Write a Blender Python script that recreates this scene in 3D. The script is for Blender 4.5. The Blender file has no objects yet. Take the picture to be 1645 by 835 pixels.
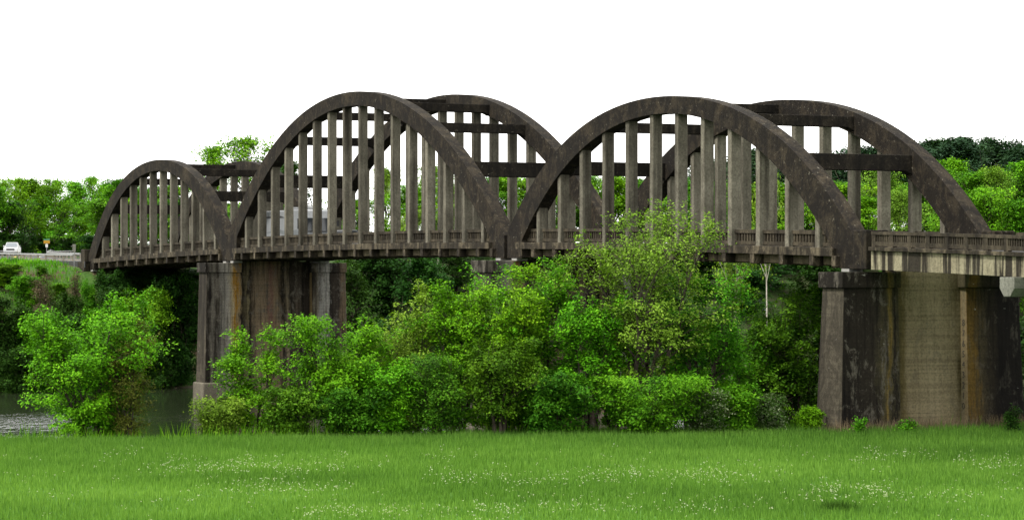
import bpy, bmesh, math, random
import numpy as np
from mathutils import Vector, Matrix

# ------------------------------------------------------------------ camera, sky, sun, exposure
SC = bpy.context.scene
COL = SC.collection
E = 8.07                      # eye height above the meadow
FPX = 4240.0                  # focal length in photo pixels (photo 1645 wide)
HOR = 430.0                   # horizon row of the photo
cam_d = bpy.data.cameras.new('camera')
cam = bpy.data.objects.new('camera', cam_d)
COL.objects.link(cam)
cam.location = (0, 0, E)
cam.rotation_euler = (math.radians(90), 0, 0)
cam_d.sensor_width = 36
cam_d.lens = FPX / 1645 * 36
cam_d.shift_y = (HOR - 417.5) / 1645
cam_d.clip_start = 0.5
cam_d.clip_end = 8000
SC.camera = cam

SUN_DIR = Vector((-0.75, -0.42, 1.15)).normalized()   # towards the light
W = bpy.data.worlds.new('World')
SC.world = W
W.use_nodes = True
wn, wl = W.node_tree.nodes, W.node_tree.links
for n in list(wn):
    wn.remove(n)
w_out = wn.new('ShaderNodeOutputWorld')
w_bg = wn.new('ShaderNodeBackground')
w_sky = wn.new('ShaderNodeTexSky')
w_sky.sky_type = 'NISHITA'
w_sky.sun_disc = False
w_sky.sun_elevation = math.asin(SUN_DIR.z)
w_sky.sun_rotation = math.atan2(SUN_DIR.x, SUN_DIR.y)
w_sky.dust_density = 3.0
w_mix = wn.new('ShaderNodeMixRGB')                    # an even layer of white cloud over the sky
w_mix.inputs['Fac'].default_value = 0.95
w_mix.inputs['Color2'].default_value = (10.2, 10.1, 9.8, 1)
wl.new(w_sky.outputs[0], w_mix.inputs['Color1'])
wl.new(w_mix.outputs[0], w_bg.inputs['Color'])
w_bg.inputs['Strength'].default_value = 0.075
wl.new(w_bg.outputs[0], w_out.inputs['Surface'])

sun_d = bpy.data.lights.new('sun', 'SUN')
sun_d.energy = 1.5
sun_d.angle = math.radians(10)
sun_d.color = (1.0, 0.96, 0.89)
sun = bpy.data.objects.new('sun', sun_d)
COL.objects.link(sun)
sun.rotation_euler = SUN_DIR.to_track_quat('Z', 'Y').to_euler()
sun.location = (0, 0, 60)

SC.view_settings.view_transform = 'Standard'
SC.view_settings.look = 'None'
SC.view_settings.exposure = 1.85
SC.view_settings.gamma = 1
SC.view_settings.use_curve_mapping = False
SC.render.engine = 'CYCLES'
SC.cycles.max_bounces = 6
SC.cycles.diffuse_bounces = 3
SC.cycles.glossy_bounces = 2
SC.cycles.transmission_bounces = 3
SC.cycles.caustics_reflective = False
SC.cycles.caustics_refractive = False

# ------------------------------------------------------------------ bridge frame: u along the bridge (towards the viewer), v across it (away)
PHI = math.atan(FPX / 1998.0)
Z0 = 251.8
O = Vector((-673.8 / FPX * Z0, Z0, 0))
UX = Vector((math.cos(PHI), -math.sin(PHI), 0))
VX = Vector((math.sin(PHI), math.cos(PHI), 0))
P = 0.010645 * Z0 / math.sin(PHI)        # one panel, about 2.96 m

def loc(u, v, z=0.0):
    return O + UX * u + VX * v + Vector((0, 0, z))

def to_uv(x, y):
    d = Vector((x, y, 0)) - O
    return d.dot(UX), d.dot(VX)

def at(px, depth):
    return (px - 822.5) / FPX * depth, depth

def zc(t):                                # top of the deck kerb
    return E + 1.72 - 0.00165 * (t - 23.5) ** 2

# ------------------------------------------------------------------ tagging and mesh helpers
def tag(o, label=None, cat=None, group=None, kind=None):
    if label: o['label'] = label
    if cat: o['category'] = cat
    if group: o['group'] = group
    if kind: o['kind'] = kind
    return o

def empty(name, location=(0, 0, 0), rz=0.0, parent=None):
    o = bpy.data.objects.new(name, None)
    COL.objects.link(o)
    o.location = location
    o.rotation_euler = (0, 0, rz)
    o.empty_display_size = 0.3
    if parent: o.parent = parent
    return o

class MB:
    """Collects boxes, prisms and tubes, then links them as one mesh object."""
    def __init__(self):
        self.v, self.f = [], []
    def add(self, vs, fs):
        b = len(self.v)
        self.v += [tuple(p) for p in vs]
        self.f += [tuple(i + b for i in f) for f in fs]
    def box(self, x0, x1, y0, y1, z0, z1):
        self.add([(x0, y0, z0), (x1, y0, z0), (x1, y1, z0), (x0, y1, z0), (x0, y0, z1), (x1, y0, z1), (x1, y1, z1), (x0, y1, z1)],
                 [(3, 2, 1, 0), (4, 5, 6, 7), (0, 1, 5, 4), (1, 2, 6, 5), (2, 3, 7, 6), (3, 0, 4, 7)])
    def hexa(self, lo, hi):
        """lo, hi: four points each, counter-clockwise seen from above."""
        self.add(list(lo) + list(hi), [(3, 2, 1, 0), (4, 5, 6, 7), (0, 1, 5, 4), (1, 2, 6, 5), (2, 3, 7, 6), (3, 0, 4, 7)])
    def sweep(self, rings):
        n = len(rings[0])
        vs = [p for r in rings for p in r]
        fs = []
        for i in range(len(rings) - 1):
            for k in range(n):
                a, b = i * n + k, i * n + (k + 1) % n
                fs.append((a, b, b + n, a + n))
        fs.append(tuple(reversed(range(n))))
        fs.append(tuple((len(rings) - 1) * n + k for k in range(n)))
        self.add(vs, fs)
    def prism(self, pts, axis, a, b):
        """polygon pts (2-D) pushed along axis 'x','y' or 'z' from a to b."""
        def p3(p, q):
            return {'x': (q, p[0], p[1]), 'y': (p[0], q, p[1]), 'z': (p[0], p[1], q)}[axis]
        self.sweep([[p3(p, a) for p in pts], [p3(p, b) for p in pts]])
    def tube(self, p, q, r0, r1=None, n=8):
        r1 = r0 if r1 is None else r1
        p, q = Vector(p), Vector(q)
        d = (q - p).normalized()
        a = d.orthogonal().normalized()
        b = d.cross(a)
        ring = lambda c, r: [c + (a * math.cos(2 * math.pi * k / n) + b * math.sin(2 * math.pi * k / n)) * r for k in range(n)]
        self.sweep([ring(p, r0), ring(q, r1)])
    def build(self, name, mat, parent=None, bevel=0.0, smooth=False):
        me = bpy.data.meshes.new(name)
        me.from_pydata(self.v, [], self.f)
        bm = bmesh.new()
        bm.from_mesh(me)
        bmesh.ops.recalc_face_normals(bm, faces=bm.faces)
        bm.to_mesh(me)
        bm.free()
        me.materials.append(mat)
        if smooth:
            me.polygons.foreach_set('use_smooth', [True] * len(me.polygons))
        o = bpy.data.objects.new(name, me)
        COL.objects.link(o)
        if parent: o.parent = parent
        if bevel:
            m = o.modifiers.new('bevel', 'BEVEL')
            m.width = bevel
            m.segments = 2
            m.limit_method = 'ANGLE'
            m.angle_limit = math.radians(42)
        return o

def np_mesh(name, verts, nper, mats, rnd=None, mat_index=None):
    """Fast mesh of separate faces, nper vertices each; rnd is one value per face."""
    nf = len(verts) // nper
    me = bpy.data.meshes.new(name)
    me.vertices.add(len(verts))
    me.vertices.foreach_set('co', np.asarray(verts, np.float32).ravel())
    me.loops.add(len(verts))
    me.loops.foreach_set('vertex_index', np.arange(len(verts), dtype=np.int32))
    me.polygons.add(nf)
    me.polygons.foreach_set('loop_start', np.arange(0, len(verts), nper, dtype=np.int32))
    me.polygons.foreach_set('loop_total', np.full(nf, nper, np.int32))
    for m in mats: me.materials.append(m)
    if mat_index is not None:
        me.polygons.foreach_set('material_index', np.asarray(mat_index, np.int32))
    if rnd is not None:
        a = me.attributes.new('rnd', 'FLOAT', 'FACE')
        a.data.foreach_set('value', np.asarray(rnd, np.float32))
    me.update(calc_edges=True)
    return me

# ------------------------------------------------------------------ materials
class NT:
    def __init__(self, name):
        self.m = bpy.data.materials.new(name)
        self.m.use_nodes = True
        self.n, self.l = self.m.node_tree.nodes, self.m.node_tree.links
        self.bsdf = self.n['Principled BSDF']
        self.out = self.n['Material Output']
        self.coord = None
    def obj(self):
        if self.coord is None:
            self.coord = self.n.new('ShaderNodeTexCoord').outputs['Object']
        return self.coord
    def noise(self, scale, detail=4, rough=0.55, sxyz=(1, 1, 1), off=(0, 0, 0), dist=0.0):
        mp = self.n.new('ShaderNodeMapping')
        mp.inputs['Scale'].default_value = sxyz
        mp.inputs['Location'].default_value = off
        self.l.new(self.obj(), mp.inputs['Vector'])
        t = self.n.new('ShaderNodeTexNoise')
        t.inputs['Scale'].default_value = scale
        t.inputs['Detail'].default_value = detail
        t.inputs['Roughness'].default_value = rough
        t.inputs['Distortion'].default_value = dist
        self.l.new(mp.outputs[0], t.inputs['Vector'])
        return t.outputs['Fac']
    def ramp(self, fac, stops, interp='LINEAR'):
        r = self.n.new('ShaderNodeValToRGB')
        r.color_ramp.interpolation = interp
        e = r.color_ramp.elements
        while len(e) < len(stops): e.new(0.5)
        for k, (p, c) in enumerate(stops):
            e[k].position = p
            c = (c, c, c) if isinstance(c, (int, float)) else c
            e[k].color = (*c, 1)
        self.l.new(fac, r.inputs['Fac'])
        return r.outputs['Color']
    def mix(self, a, b, fac, mode='MIX'):
        m = self.n.new('ShaderNodeMixRGB')
        m.blend_type = mode
        for s, k in ((a, 'Color1'), (b, 'Color2'), (fac, 'Fac')):
            if isinstance(s, (int, float)): m.inputs[k].default_value = s if k == 'Fac' else (s, s, s, 1)
            elif isinstance(s, tuple): m.inputs[k].default_value = (*s, 1)
            else: self.l.new(s, m.inputs[k])
        return m.outputs['Color']
    def base(self, c, rough=0.9, spec=0.2, metal=0.0):
        b = self.bsdf
        if isinstance(c, tuple): b.inputs['Base Color'].default_value = (*c, 1)
        else: self.l.new(c, b.inputs['Base Color'])
        b.inputs['Roughness'].default_value = rough
        b.inputs['Specular IOR Level'].default_value = spec
        b.inputs['Metallic'].default_value = metal
        return self
    def bump(self, fac, strength, dist):
        bp = self.n.new('ShaderNodeBump')
        bp.inputs['Strength'].default_value = strength
        bp.inputs['Distance'].default_value = dist
        self.l.new(fac, bp.inputs['Height'])
        self.l.new(bp.outputs[0], self.bsdf.inputs['Normal'])
        return self

def plain(name, c, rough=0.6, spec=0.3, metal=0.0):
    t = NT(name)
    f = t.noise(7, 4)
    t.base(t.mix(c, tuple(x * 0.72 for x in c), t.ramp(f, [(0.42, 0.0), (0.7, 0.7)])), rough, spec, metal)
    return t.m

def concrete(name, light, mid, dark, streak=(0.42, 0.62), blotch=(0.40, 0.66), lichen=0.0, rust=0.0, boards=0.0, sfreq=1.6, off=(0, 0, 0), white=0.0, grime=0.0, vary=0.0):
    """Old cast concrete: pale ground, dark run-off streaks, patches of black growth, spots of lichen, rust and lime."""
    t = NT(name)
    b = t.noise(0.55, 6, 0.62, off=off)
    s = t.noise(1.0, 5, 0.6, (sfreq, sfreq, 0.07), off)
    s2 = t.noise(1.0, 4, 0.6, (sfreq * 3.2, sfreq * 3.2, 0.25), off)
    g = t.noise(9.0, 5, 0.65)
    c = t.mix(light, mid, t.ramp(b, [(blotch[0], 0.0), (blotch[1], 1.0)]))
    if boards:
        bd = t.noise(1.0, 2, 0.5, (0.12, 0.12, 5.5))
        c = t.mix(c, mid, t.mix(0.0, boards, t.ramp(bd, [(0.45, 0.0), (0.62, 1.0)])), 'MIX')
    if lichen:
        fl = t.noise(1.0, 7, 0.8, (7, 7, 7), off=(1, 1, 4))
        c = t.mix(c, (0.10, 0.088, 0.062), t.ramp(fl, [(0.56, 0.0), (0.66, 0.6)]))
    if rust:
        r = t.noise(1.0, 3, 0.5, (sfreq * 0.9, sfreq * 0.9, 0.045), (off[0] + 7.3, off[1] + 2.1, 0))
        c = t.mix(c, (0.23, 0.115, 0.022), t.ramp(r, [(0.56, 0.0), (0.66, rust)]))
    c = t.mix(c, dark, t.ramp(s, [(streak[0], 0.0), (streak[1], 0.94)]))
    c = t.mix(c, dark, t.ramp(s2, [(0.56, 0.0), (0.74, 0.6)]))
    c = t.mix(c, t.mix(c, 0.0, 0.55), t.ramp(g, [(0.42, 0.0), (0.72, 0.85)]))
    if grime:
        gr = t.noise(1.0, 9, 0.80, (1.1, 1.1, 0.7), off=(2, 6, 1), dist=0.8)
        c = t.mix(c, dark, t.ramp(gr, [(0.44, 0.0), (0.53, grime)]))
    if lichen:
        lc = t.noise(4.2, 6, 0.75, off=(3, 1, 2))
        c = t.mix(c, (0.20, 0.185, 0.14), t.ramp(lc, [(0.62, 0.0), (0.70, lichen)]))
    if white:
        wt = t.noise(1.4, 6, 0.75, (1, 1, 2.2), off=(5, 9, 4))
        c = t.mix(c, (0.55, 0.54, 0.50), t.ramp(wt, [(0.68, 0.0), (0.73, white)]))
    if vary:                                              # no two members weather alike
        oi = t.n.new('ShaderNodeObjectInfo')
        c = t.mix(c, t.mix(c, 0.0, 0.55), t.ramp(oi.outputs['Random'], [(0.0, 0.0), (1.0, vary)]))
    t.base(c, 0.93, 0.12)
    h = t.noise(5.0, 8, 0.7)
    t.bump(h, 0.55, 0.05)
    return t.m

M = {}
M['rib'] = concrete('weathered_rib_concrete', (0.034, 0.0265, 0.0165), (0.017, 0.0135, 0.009), (0.005, 0.0041, 0.0032), (0.54, 0.80), blotch=(0.36, 0.60), lichen=0.85, white=0.10, grime=0.85)
M['column'] = concrete('hanger_concrete', (0.185, 0.172, 0.132), (0.115, 0.105, 0.079), (0.019, 0.016, 0.0115), (0.46, 0.72), sfreq=1.1, grime=0.22, vary=0.7)
M['strut'] = concrete('strut_concrete', (0.021, 0.017, 0.0118), (0.012, 0.0098, 0.007), (0.004, 0.0034, 0.0027), (0.42, 0.66), lichen=0.6, grime=0.7)
M['deck'] = concrete('deck_edge_concrete', (0.108, 0.090, 0.059), (0.058, 0.048, 0.032), (0.011, 0.009, 0.0065), (0.44, 0.62), sfreq=2.2, grime=0.85, white=0.15)
M['beam'] = concrete('floor_beam_concrete', (0.125, 0.105, 0.066), (0.078, 0.065, 0.042), (0.019, 0.0155, 0.010), (0.48, 0.70), sfreq=1.4)
M['rail'] = concrete('railing_concrete', (0.072, 0.060, 0.040), (0.044, 0.0365, 0.025), (0.012, 0.010, 0.0072), (0.44, 0.66), sfreq=2.0, grime=0.5)
M['fascia'] = concrete('approach_girder_concrete', (0.215, 0.195, 0.130), (0.165, 0.146, 0.095), (0.013, 0.0105, 0.008), (0.45, 0.525), sfreq=1.5, off=(2.7, 0, 0))
M['pier'] = concrete('pier_concrete', (0.11, 0.09, 0.062), (0.06, 0.048, 0.034), (0.012, 0.010, 0.008), (0.47, 0.56), rust=0.75, sfreq=1.0, off=(1.3, 4.2, 0), white=0.45, boards=0.4)
M['pier_pale'] = concrete('pier_nose_concrete', (0.078, 0.067, 0.048), (0.050, 0.043, 0.031), (0.012, 0.010, 0.0075), (0.52, 0.70), sfreq=1.1, off=(1.3, 4.2, 0), white=0.8, boards=0.7, grime=0.55)
M['web'] = concrete('pier_wall_concrete', (0.150, 0.128, 0.078), (0.115, 0.096, 0.056), (0.030, 0.025, 0.017), (0.58, 0.72), rust=0.25, sfreq=0.8, off=(4.0, 1.2, 0), boards=0.8)
M['web_far'] = concrete('river_pier_wall_concrete', (0.145, 0.108, 0.070), (0.10, 0.070, 0.050), (0.018, 0.014, 0.011), (0.48, 0.60), rust=0.3, sfreq=1.0, off=(8.0, 3.2, 0), boards=0.5)
M['footing'] = concrete('waterline_concrete', (0.125, 0.112, 0.085), (0.085, 0.075, 0.057), (0.035, 0.03, 0.022), (0.60, 0.80))
M['pale'] = concrete('pale_new_concrete', (0.150, 0.150, 0.125), (0.11, 0.11, 0.09), (0.055, 0.055, 0.043), (0.55, 0.75), sfreq=3)
M['lime'] = plain('lime_white', (0.22, 0.215, 0.20), 0.9)
M['asphalt'] = plain('asphalt', (0.024, 0.024, 0.0235), 0.9)
M['paint_white'] = plain('road_paint_white', (0.40, 0.40, 0.39), 0.7)
M['paint_yellow'] = plain('road_paint_yellow', (0.62, 0.42, 0.04), 0.7)
M['galv'] = plain('galvanised_steel', (0.22, 0.225, 0.225), 0.6, 0.3, 0.2)
M['post'] = plain('treated_post', (0.17, 0.15, 0.12), 0.9)
M['car_white'] = plain('white_vehicle_paint', (0.36, 0.365, 0.37), 0.28, 0.5)
M['motorhome'] = plain('motorhome_paint', (0.17, 0.178, 0.185), 0.3, 0.4)
M['car_grey'] = plain('grey_vehicle_trim', (0.10, 0.11, 0.115), 0.4, 0.5)
M['glass'] = NT('dark_window_glass').base((0.016, 0.019, 0.022), 0.06, 0.6).m
M['glass_pale'] = NT('windscreen_glass').base((0.10, 0.115, 0.13), 0.08, 0.7).m
M['tyre'] = plain('tyre_rubber', (0.02, 0.02, 0.02), 0.85)
M['rim'] = plain('wheel_rim', (0.55, 0.56, 0.57), 0.35, 0.5, 0.6)
M['black'] = plain('black_trim', (0.018, 0.018, 0.02), 0.5)
M['lamp'] = plain('headlamp_lens', (0.75, 0.77, 0.78), 0.15, 0.6)
M['tail'] = plain('tail_lamp_lens', (0.42, 0.015, 0.012), 0.2, 0.6)
M['sign_yellow'] = plain('sign_yellow', (0.26, 0.14, 0.005), 0.5)
M['sign_green'] = plain('sign_green', (0.02, 0.12, 0.07), 0.5)
M['shed_wall'] = plain('grey_boarding', (0.22, 0.24, 0.24), 0.85)
M['shed_roof'] = plain('dark_grey_roof', (0.085, 0.09, 0.10), 0.7)
M['digit'] = plain('gauge_numeral_paint', (0.02, 0.018, 0.016), 0.9)
M['rock'] = concrete('river_rock', (0.19, 0.16, 0.12), (0.12, 0.10, 0.075), (0.045, 0.038, 0.028), (0.5, 0.8), sfreq=0.6)

def foliage(name, lo, mid, hi, trans=0.25):
    t = NT(name)
    at_ = t.n.new('ShaderNodeAttribute')
    at_.attribute_name = 'rnd'
    c = t.ramp(at_.outputs['Fac'], [(0.0, lo), (0.5, mid), (1.0, hi)])
    info = t.n.new('ShaderNodeObjectInfo')
    hs = t.n.new('ShaderNodeHueSaturation')
    mr = t.n.new('ShaderNodeMapRange')
    mr.inputs['To Min'].default_value = 0.485
    mr.inputs['To Max'].default_value = 0.512
    t.l.new(info.outputs['Random'], mr.inputs['Value'])
    t.l.new(mr.outputs[0], hs.inputs['Hue'])
    t.l.new(c, hs.inputs['Color'])
    c = hs.outputs['Color']
    t.base(c, 0.7, 0.08)
    tr = t.n.new('ShaderNodeBsdfTranslucent')
    t.l.new(t.mix(c, (0.9, 1.0, 0.35), 1.0, 'MULTIPLY'), tr.inputs['Color'])
    ms = t.n.new('ShaderNodeMixShader')
    ms.inputs[0].default_value = trans
    t.l.new(t.bsdf.outputs[0], ms.inputs[1])
    t.l.new(tr.outputs[0], ms.inputs[2])
    t.l.new(ms.outputs[0], t.out.inputs['Surface'])
    return t.m

F = {}
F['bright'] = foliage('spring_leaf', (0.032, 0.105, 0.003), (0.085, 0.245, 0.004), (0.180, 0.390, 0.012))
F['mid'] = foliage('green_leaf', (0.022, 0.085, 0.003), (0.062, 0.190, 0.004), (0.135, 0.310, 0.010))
F['shade'] = foliage('shaded_leaf', (0.014, 0.052, 0.003), (0.040, 0.125, 0.004), (0.090, 0.210, 0.009))  # leaf green darkened to paint in the shade low in the thicket
F['deep'] = foliage('deep_shaded_leaf', (0.007, 0.026, 0.003), (0.016, 0.056, 0.005), (0.034, 0.095, 0.009), 0.22)  # dark leaf green; also paints in the shade under the bridge
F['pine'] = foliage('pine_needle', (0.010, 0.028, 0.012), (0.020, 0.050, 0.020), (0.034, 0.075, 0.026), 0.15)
F['olive'] = foliage('young_olive_leaf', (0.052, 0.115, 0.008), (0.115, 0.222, 0.016), (0.205, 0.345, 0.038))
F['tan'] = foliage('budding_twig', (0.040, 0.062, 0.008), (0.080, 0.100, 0.014), (0.125, 0.160, 0.028))
F['dry'] = foliage('dry_weed', (0.060, 0.048, 0.027), (0.105, 0.082, 0.050), (0.16, 0.125, 0.078), 0.2)
F['blossom'] = foliage('blossom_and_leaf', (0.018, 0.060, 0.006), (0.040, 0.100, 0.012), (0.26, 0.30, 0.19), 0.3)
F['grass'] = foliage('meadow_grass', (0.034, 0.092, 0.013), (0.084, 0.190, 0.026), (0.160, 0.300, 0.050), 0.4)
F['flower'] = foliage('white_floret', (0.26, 0.33, 0.17), (0.37, 0.41, 0.28), (0.48, 0.49, 0.42), 0.3)
def bark(name, a, b):
    t = NT(name)
    t.base(t.ramp(t.noise(6, 5, 0.6, (1, 1, 0.25)), [(0.35, a), (0.7, b)]), 0.95, 0.1)
    return t.m
M['bark'] = bark('dark_bark', (0.022, 0.018, 0.013), (0.065, 0.055, 0.042))
M['bark_pale'] = bark('pale_bark', (0.20, 0.18, 0.14), (0.42, 0.40, 0.34))

# ------------------------------------------------------------------ terrain
def smooth(x):
    x = np.clip(x, 0, 1)
    return x * x * (3 - 2 * x)

def edge_u(v):            # where the meadow ends above the near bank
    return 133.4 + 0.23 * v

def road_v(u):
    return 4.1 + np.minimum(u, 0.0) ** 2 / 700.0

def road_z(u):
    return E + 0.59 + 0.0089 * np.clip(-u, 0, 260)

def ground(u, v):
    u = np.asarray(u, float); v = np.asarray(v, float)
    s = u - edge_u(v)
    wob = 0.5 * np.sin(u * 0.31 + v * 0.17) + 0.5 * np.sin(v * 0.43 - u * 0.11)
    # meadow and rise towards the viewer
    x = O.x + UX.x * u + VX.x * v
    y = O.y + UX.y * u + VX.y * v
    near = 6.3 * smooth((62 - y) / 62) + 0.05 * wob * smooth((s - 2) / 10)
    near_bank = -5.0 * smooth(-s / 12.0)
    z = np.where(s > 0, near, near_bank)
    # far bank
    uf = 16.0 - 0.1 * np.clip(v, -60, 90) + 1.3 * np.sin(v * 0.21)
    d = uf - u
    top = road_z(u) - 0.12
    rise = -5.0 + (top + 5.0) * smooth((d + 5) / 25.0) + 0.35 * wob * smooth((d) / 6.0) * smooth((30 - d) / 12)
    z = np.where(u < uf + 5.2, np.maximum(rise, -5.0), z)
    # the road embankment falls away on the near side
    dv = road_v(u) - 6.0 - v
    fall = np.clip(dv, 0, 14) * 0.42 * smooth((-u - 2) / 18.0)
    z = np.where(u < -2, z - fall, z)
    under = (np.abs(v - road_v(u)) < 5.4) & (u < -1.0)
    z = np.where(under, z - 0.25, z)
    return z

def gz(x, y):
    u, v = to_uv(x, y)
    return float(ground(u, v))

def axis_pts(lo, a, b, hi, step, grow=1.35):
    c = list(np.arange(a, b + 0.01, step))
    d = step
    while c[-1] < hi:
        d *= grow; c.append(c[-1] + d)
    d = step
    while c[0] > lo:
        d *= grow; c.insert(0, c[0] - d)
    return np.array(c)

def meadow_material():
    t = NT('meadow_ground')
    a = t.noise(0.16, 5, 0.6, (1, 1, 1))
    b = t.noise(2.5, 5, 0.7)
    c = t.mix((0.035, 0.105, 0.016), (0.075, 0.175, 0.026), t.ramp(a, [(0.35, 0.0), (0.65, 1.0)]))
    c = t.mix(c, (0.030, 0.060, 0.012), t.ramp(b, [(0.45, 0.0), (0.75, 0.8)]))
    return t.base(c, 0.95, 0.1).bump(b, 0.8, 0.15).m

def bank_material(name, g1, g2, soil, lo, hi):
    t = NT(name)
    a = t.noise(0.35, 5, 0.65)
    b = t.noise(3.0, 6, 0.7)
    c = t.mix(g1, g2, t.ramp(b, [(0.35, 0.0), (0.65, 1.0)]))
    c = t.mix(c, soil, t.ramp(a, [(lo, 0.0), (hi, 1.0)]))
    return t.base(c, 0.95, 0.1).bump(b, 0.9, 0.2).m

M['meadow'] = meadow_material()
M['bank'] = bank_material('bank_grass', (0.022, 0.060, 0.009), (0.050, 0.100, 0.018), (0.060, 0.045, 0.026), 0.46, 0.58)
M['mud'] = bank_material('river_bed', (0.05, 0.045, 0.03), (0.08, 0.07, 0.045), (0.03, 0.035, 0.02), 0.5, 0.7)
M['wood_floor'] = bank_material('woodland_floor', (0.020, 0.045, 0.010), (0.035, 0.065, 0.014), (0.035, 0.028, 0.018), 0.45, 0.65)

def make_terrain():
    us = axis_pts(-3200, -200, 250, 900, 2.5)
    vs = axis_pts(-1500, -75, 130, 2200, 2.5)
    U, V = np.meshgrid(us, vs, indexing='ij')
    Zt = ground(U, V)
    X = O.x + UX.x * U + VX.x * V
    Y = O.y + UX.y * U + VX.y * V
    co = np.stack([X, Y, Zt], -1).reshape(-1, 3)
    nu, nv = U.shape
    i, j = np.meshgrid(np.arange(nu - 1), np.arange(nv - 1), indexing='ij')
    a = (i * nv + j).ravel()
    quads = np.stack([a, a + 1, a + nv + 1, a + nv], -1)
    quads = quads[:, ::-1]
    me = bpy.data.meshes.new('ground')
    me.vertices.add(len(co)); me.vertices.foreach_set('co', co.astype(np.float32).ravel())
    me.loops.add(quads.size); me.loops.foreach_set('vertex_index', quads.astype(np.int32).ravel())
    me.polygons.add(len(quads))
    me.polygons.foreach_set('loop_start', np.arange(0, quads.size, 4, dtype=np.int32))
    me.polygons.foreach_set('loop_total', np.full(len(quads), 4, np.int32))
    uc = (U[:-1, :-1] + U[1:, 1:]).ravel() / 2
    vc = (V[:-1, :-1] + V[1:, 1:]).ravel() / 2
    zz = Zt[:-1, :-1].ravel()
    s = uc - edge_u(vc)
    mi = np.where(s > -1.5, 0, np.where(zz < -2.2, 2, 1))
    mi = np.where((uc < 14) & ((vc > road_v(uc) + 6) | (uc < -60)), 3, mi)
    me.polygons.foreach_set('material_index', mi.astype(np.int32))
    me.polygons.foreach_set('use_smooth', np.ones(len(quads), bool))
    for k in ('meadow', 'bank', 'mud', 'wood_floor'): me.materials.append(M[k])
    me.update(calc_edges=True)
    o = bpy.data.objects.new('ground', me)
    COL.objects.link(o)
    tag(o, kind='structure')
make_terrain()

def make_water():
    t = NT('river_water')
    n1 = t.noise(1.0, 3, 0.55, (0.75, 0.24, 1))
    n2 = t.noise(1.0, 3, 0.6, (2.4, 0.9, 1))
    big = t.noise(1.0, 2, 0.5, (0.035, 0.06, 1))
    h = t.mix(n1, n2, 0.5)
    t.base((0.018, 0.024, 0.012), 0.07, 0.5)
    bp = t.n.new('ShaderNodeBump')
    t.l.new(h, bp.inputs['Height'])
    bp.inputs['Distance'].default_value = 0.42
    sp = t.n.new('ShaderNodeSeparateXYZ')
    t.l.new(t.obj(), sp.inputs[0])
    mr = t.n.new('ShaderNodeMapRange')                  # a riffle on the meadow side of the river
    mr.inputs['From Min'].default_value = 214
    mr.inputs['From Max'].default_value = 184
    t.l.new(sp.outputs['Y'], mr.inputs['Value'])
    t.l.new(t.mix(t.mix(0.015, 0.75, mr.outputs[0]), t.ramp(big, [(0.40, 0.25), (0.56, 1.0)]), 1.0, 'MULTIPLY'), bp.inputs['Strength'])
    t.l.new(bp.outputs[0], t.bsdf.inputs['Normal'])
    m = MB()
    c = [loc(u, v, -2.8) for u, v in ((-2, -400), (140, -400), (230, 420), (-2, 420))]
    m.add(c, [(0, 1, 2, 3)])
    tag(m.build('river_water', t.m), kind='structure')
make_water()

def make_road():
    us = np.arange(-255, -0.4, 5.0)
    us = np.append(us, -0.45)
    def strip(name, off0, off1, dz, mat, skirt=False):
        m = MB()
        for i in range(len(us) - 1):
            q = []
            for u, o in ((us[i], off0), (us[i + 1], off0), (us[i + 1], off1), (us[i], off1)):
                q.append(loc(u, road_v(u) + o, road_z(u) + dz))
            m.add(q, [(0, 1, 2, 3)])
            if skirt:
                for o in (off0, off1):
                    a = loc(us[i], road_v(us[i]) + o, road_z(us[i]) + dz); b = loc(us[i + 1], road_v(us[i + 1]) + o, road_z(us[i + 1]) + dz)
                    m.add([a, b, b - Vector((0, 0, 0.6)), a - Vector((0, 0, 0.6))], [(0, 1, 2, 3)])
        tag(m.build(name, mat), kind='structure')
    strip('road', -4.7, 4.7, 0.0, M['asphalt'], True)
    strip('road_edge_line', -3.5, -3.36, 0.006, M['paint_white'])
    strip('road_edge_line', 3.36, 3.5, 0.006, M['paint_white'])
    strip('road_centre_line', -0.2, -0.08, 0.006, M['paint_yellow'])
    strip('road_centre_line', 0.08, 0.2, 0.006, M['paint_yellow'])
make_road()

# ------------------------------------------------------------------ the bridge
bridge = empty('arch_bridge', O, -(math.pi / 2 - (math.pi / 2 - PHI)))
bridge.rotation_euler = (0, 0, -PHI)
tag(bridge, 'long old concrete bridge with three pairs of weathered arches over the river', 'bridge')
WC = 7.6                                 # from the near arch to the far one
RIB0, RIB1 = -0.08, 0.78                 # rib faces across the bridge
COLU, COLV0, COLV1 = 0.42, 0.04, 0.66    # hanger size

SPANS = [
    dict(c=6.50, H=6.85, foot=6.12, n=12, first=1.0, step=1.0, ztop=9.52, zsof=8.55, tilt=0.06, e2=0.118, e4=0.00105, i2=0.150, i4=0.0012,
         struts=[(4.6, 5.75, 0.85), (2.7, 8.05, 0.60), (0.0, 8.98, 0.50)]),
    dict(c=22.325, H=9.02, foot=8.28, n=16, first=14.6, step=1.03, ztop=12.76, zsof=11.73, tilt=-0.028, e2=0.108, e4=0.00025, i2=0.125, i4=0.0002,
         struts=[(6.6, 6.70, 1.00), (4.6, 9.70, 0.65), (2.6, 11.38, 0.58), (0.0, 12.15, 0.50)]),
    dict(c=38.35, H=6.85, foot=6.12, n=12, first=32.85, step=1.0, ztop=9.66, zsof=8.68, tilt=-0.06, e2=0.118, e4=0.00105, i2=0.150, i4=0.0012,
         struts=[(4.6, 5.80, 0.85), (2.7, 8.15, 0.60), (0.0, 9.12, 0.50)]),
]

def top_z(S, x): return E + S['ztop'] + S['tilt'] * x - S['e2'] * x * x - S['e4'] * x ** 4
def sof_z(S, x): return E + S['zsof'] + S['tilt'] * x - S['i2'] * x * x - S['i4'] * x ** 4

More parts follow.
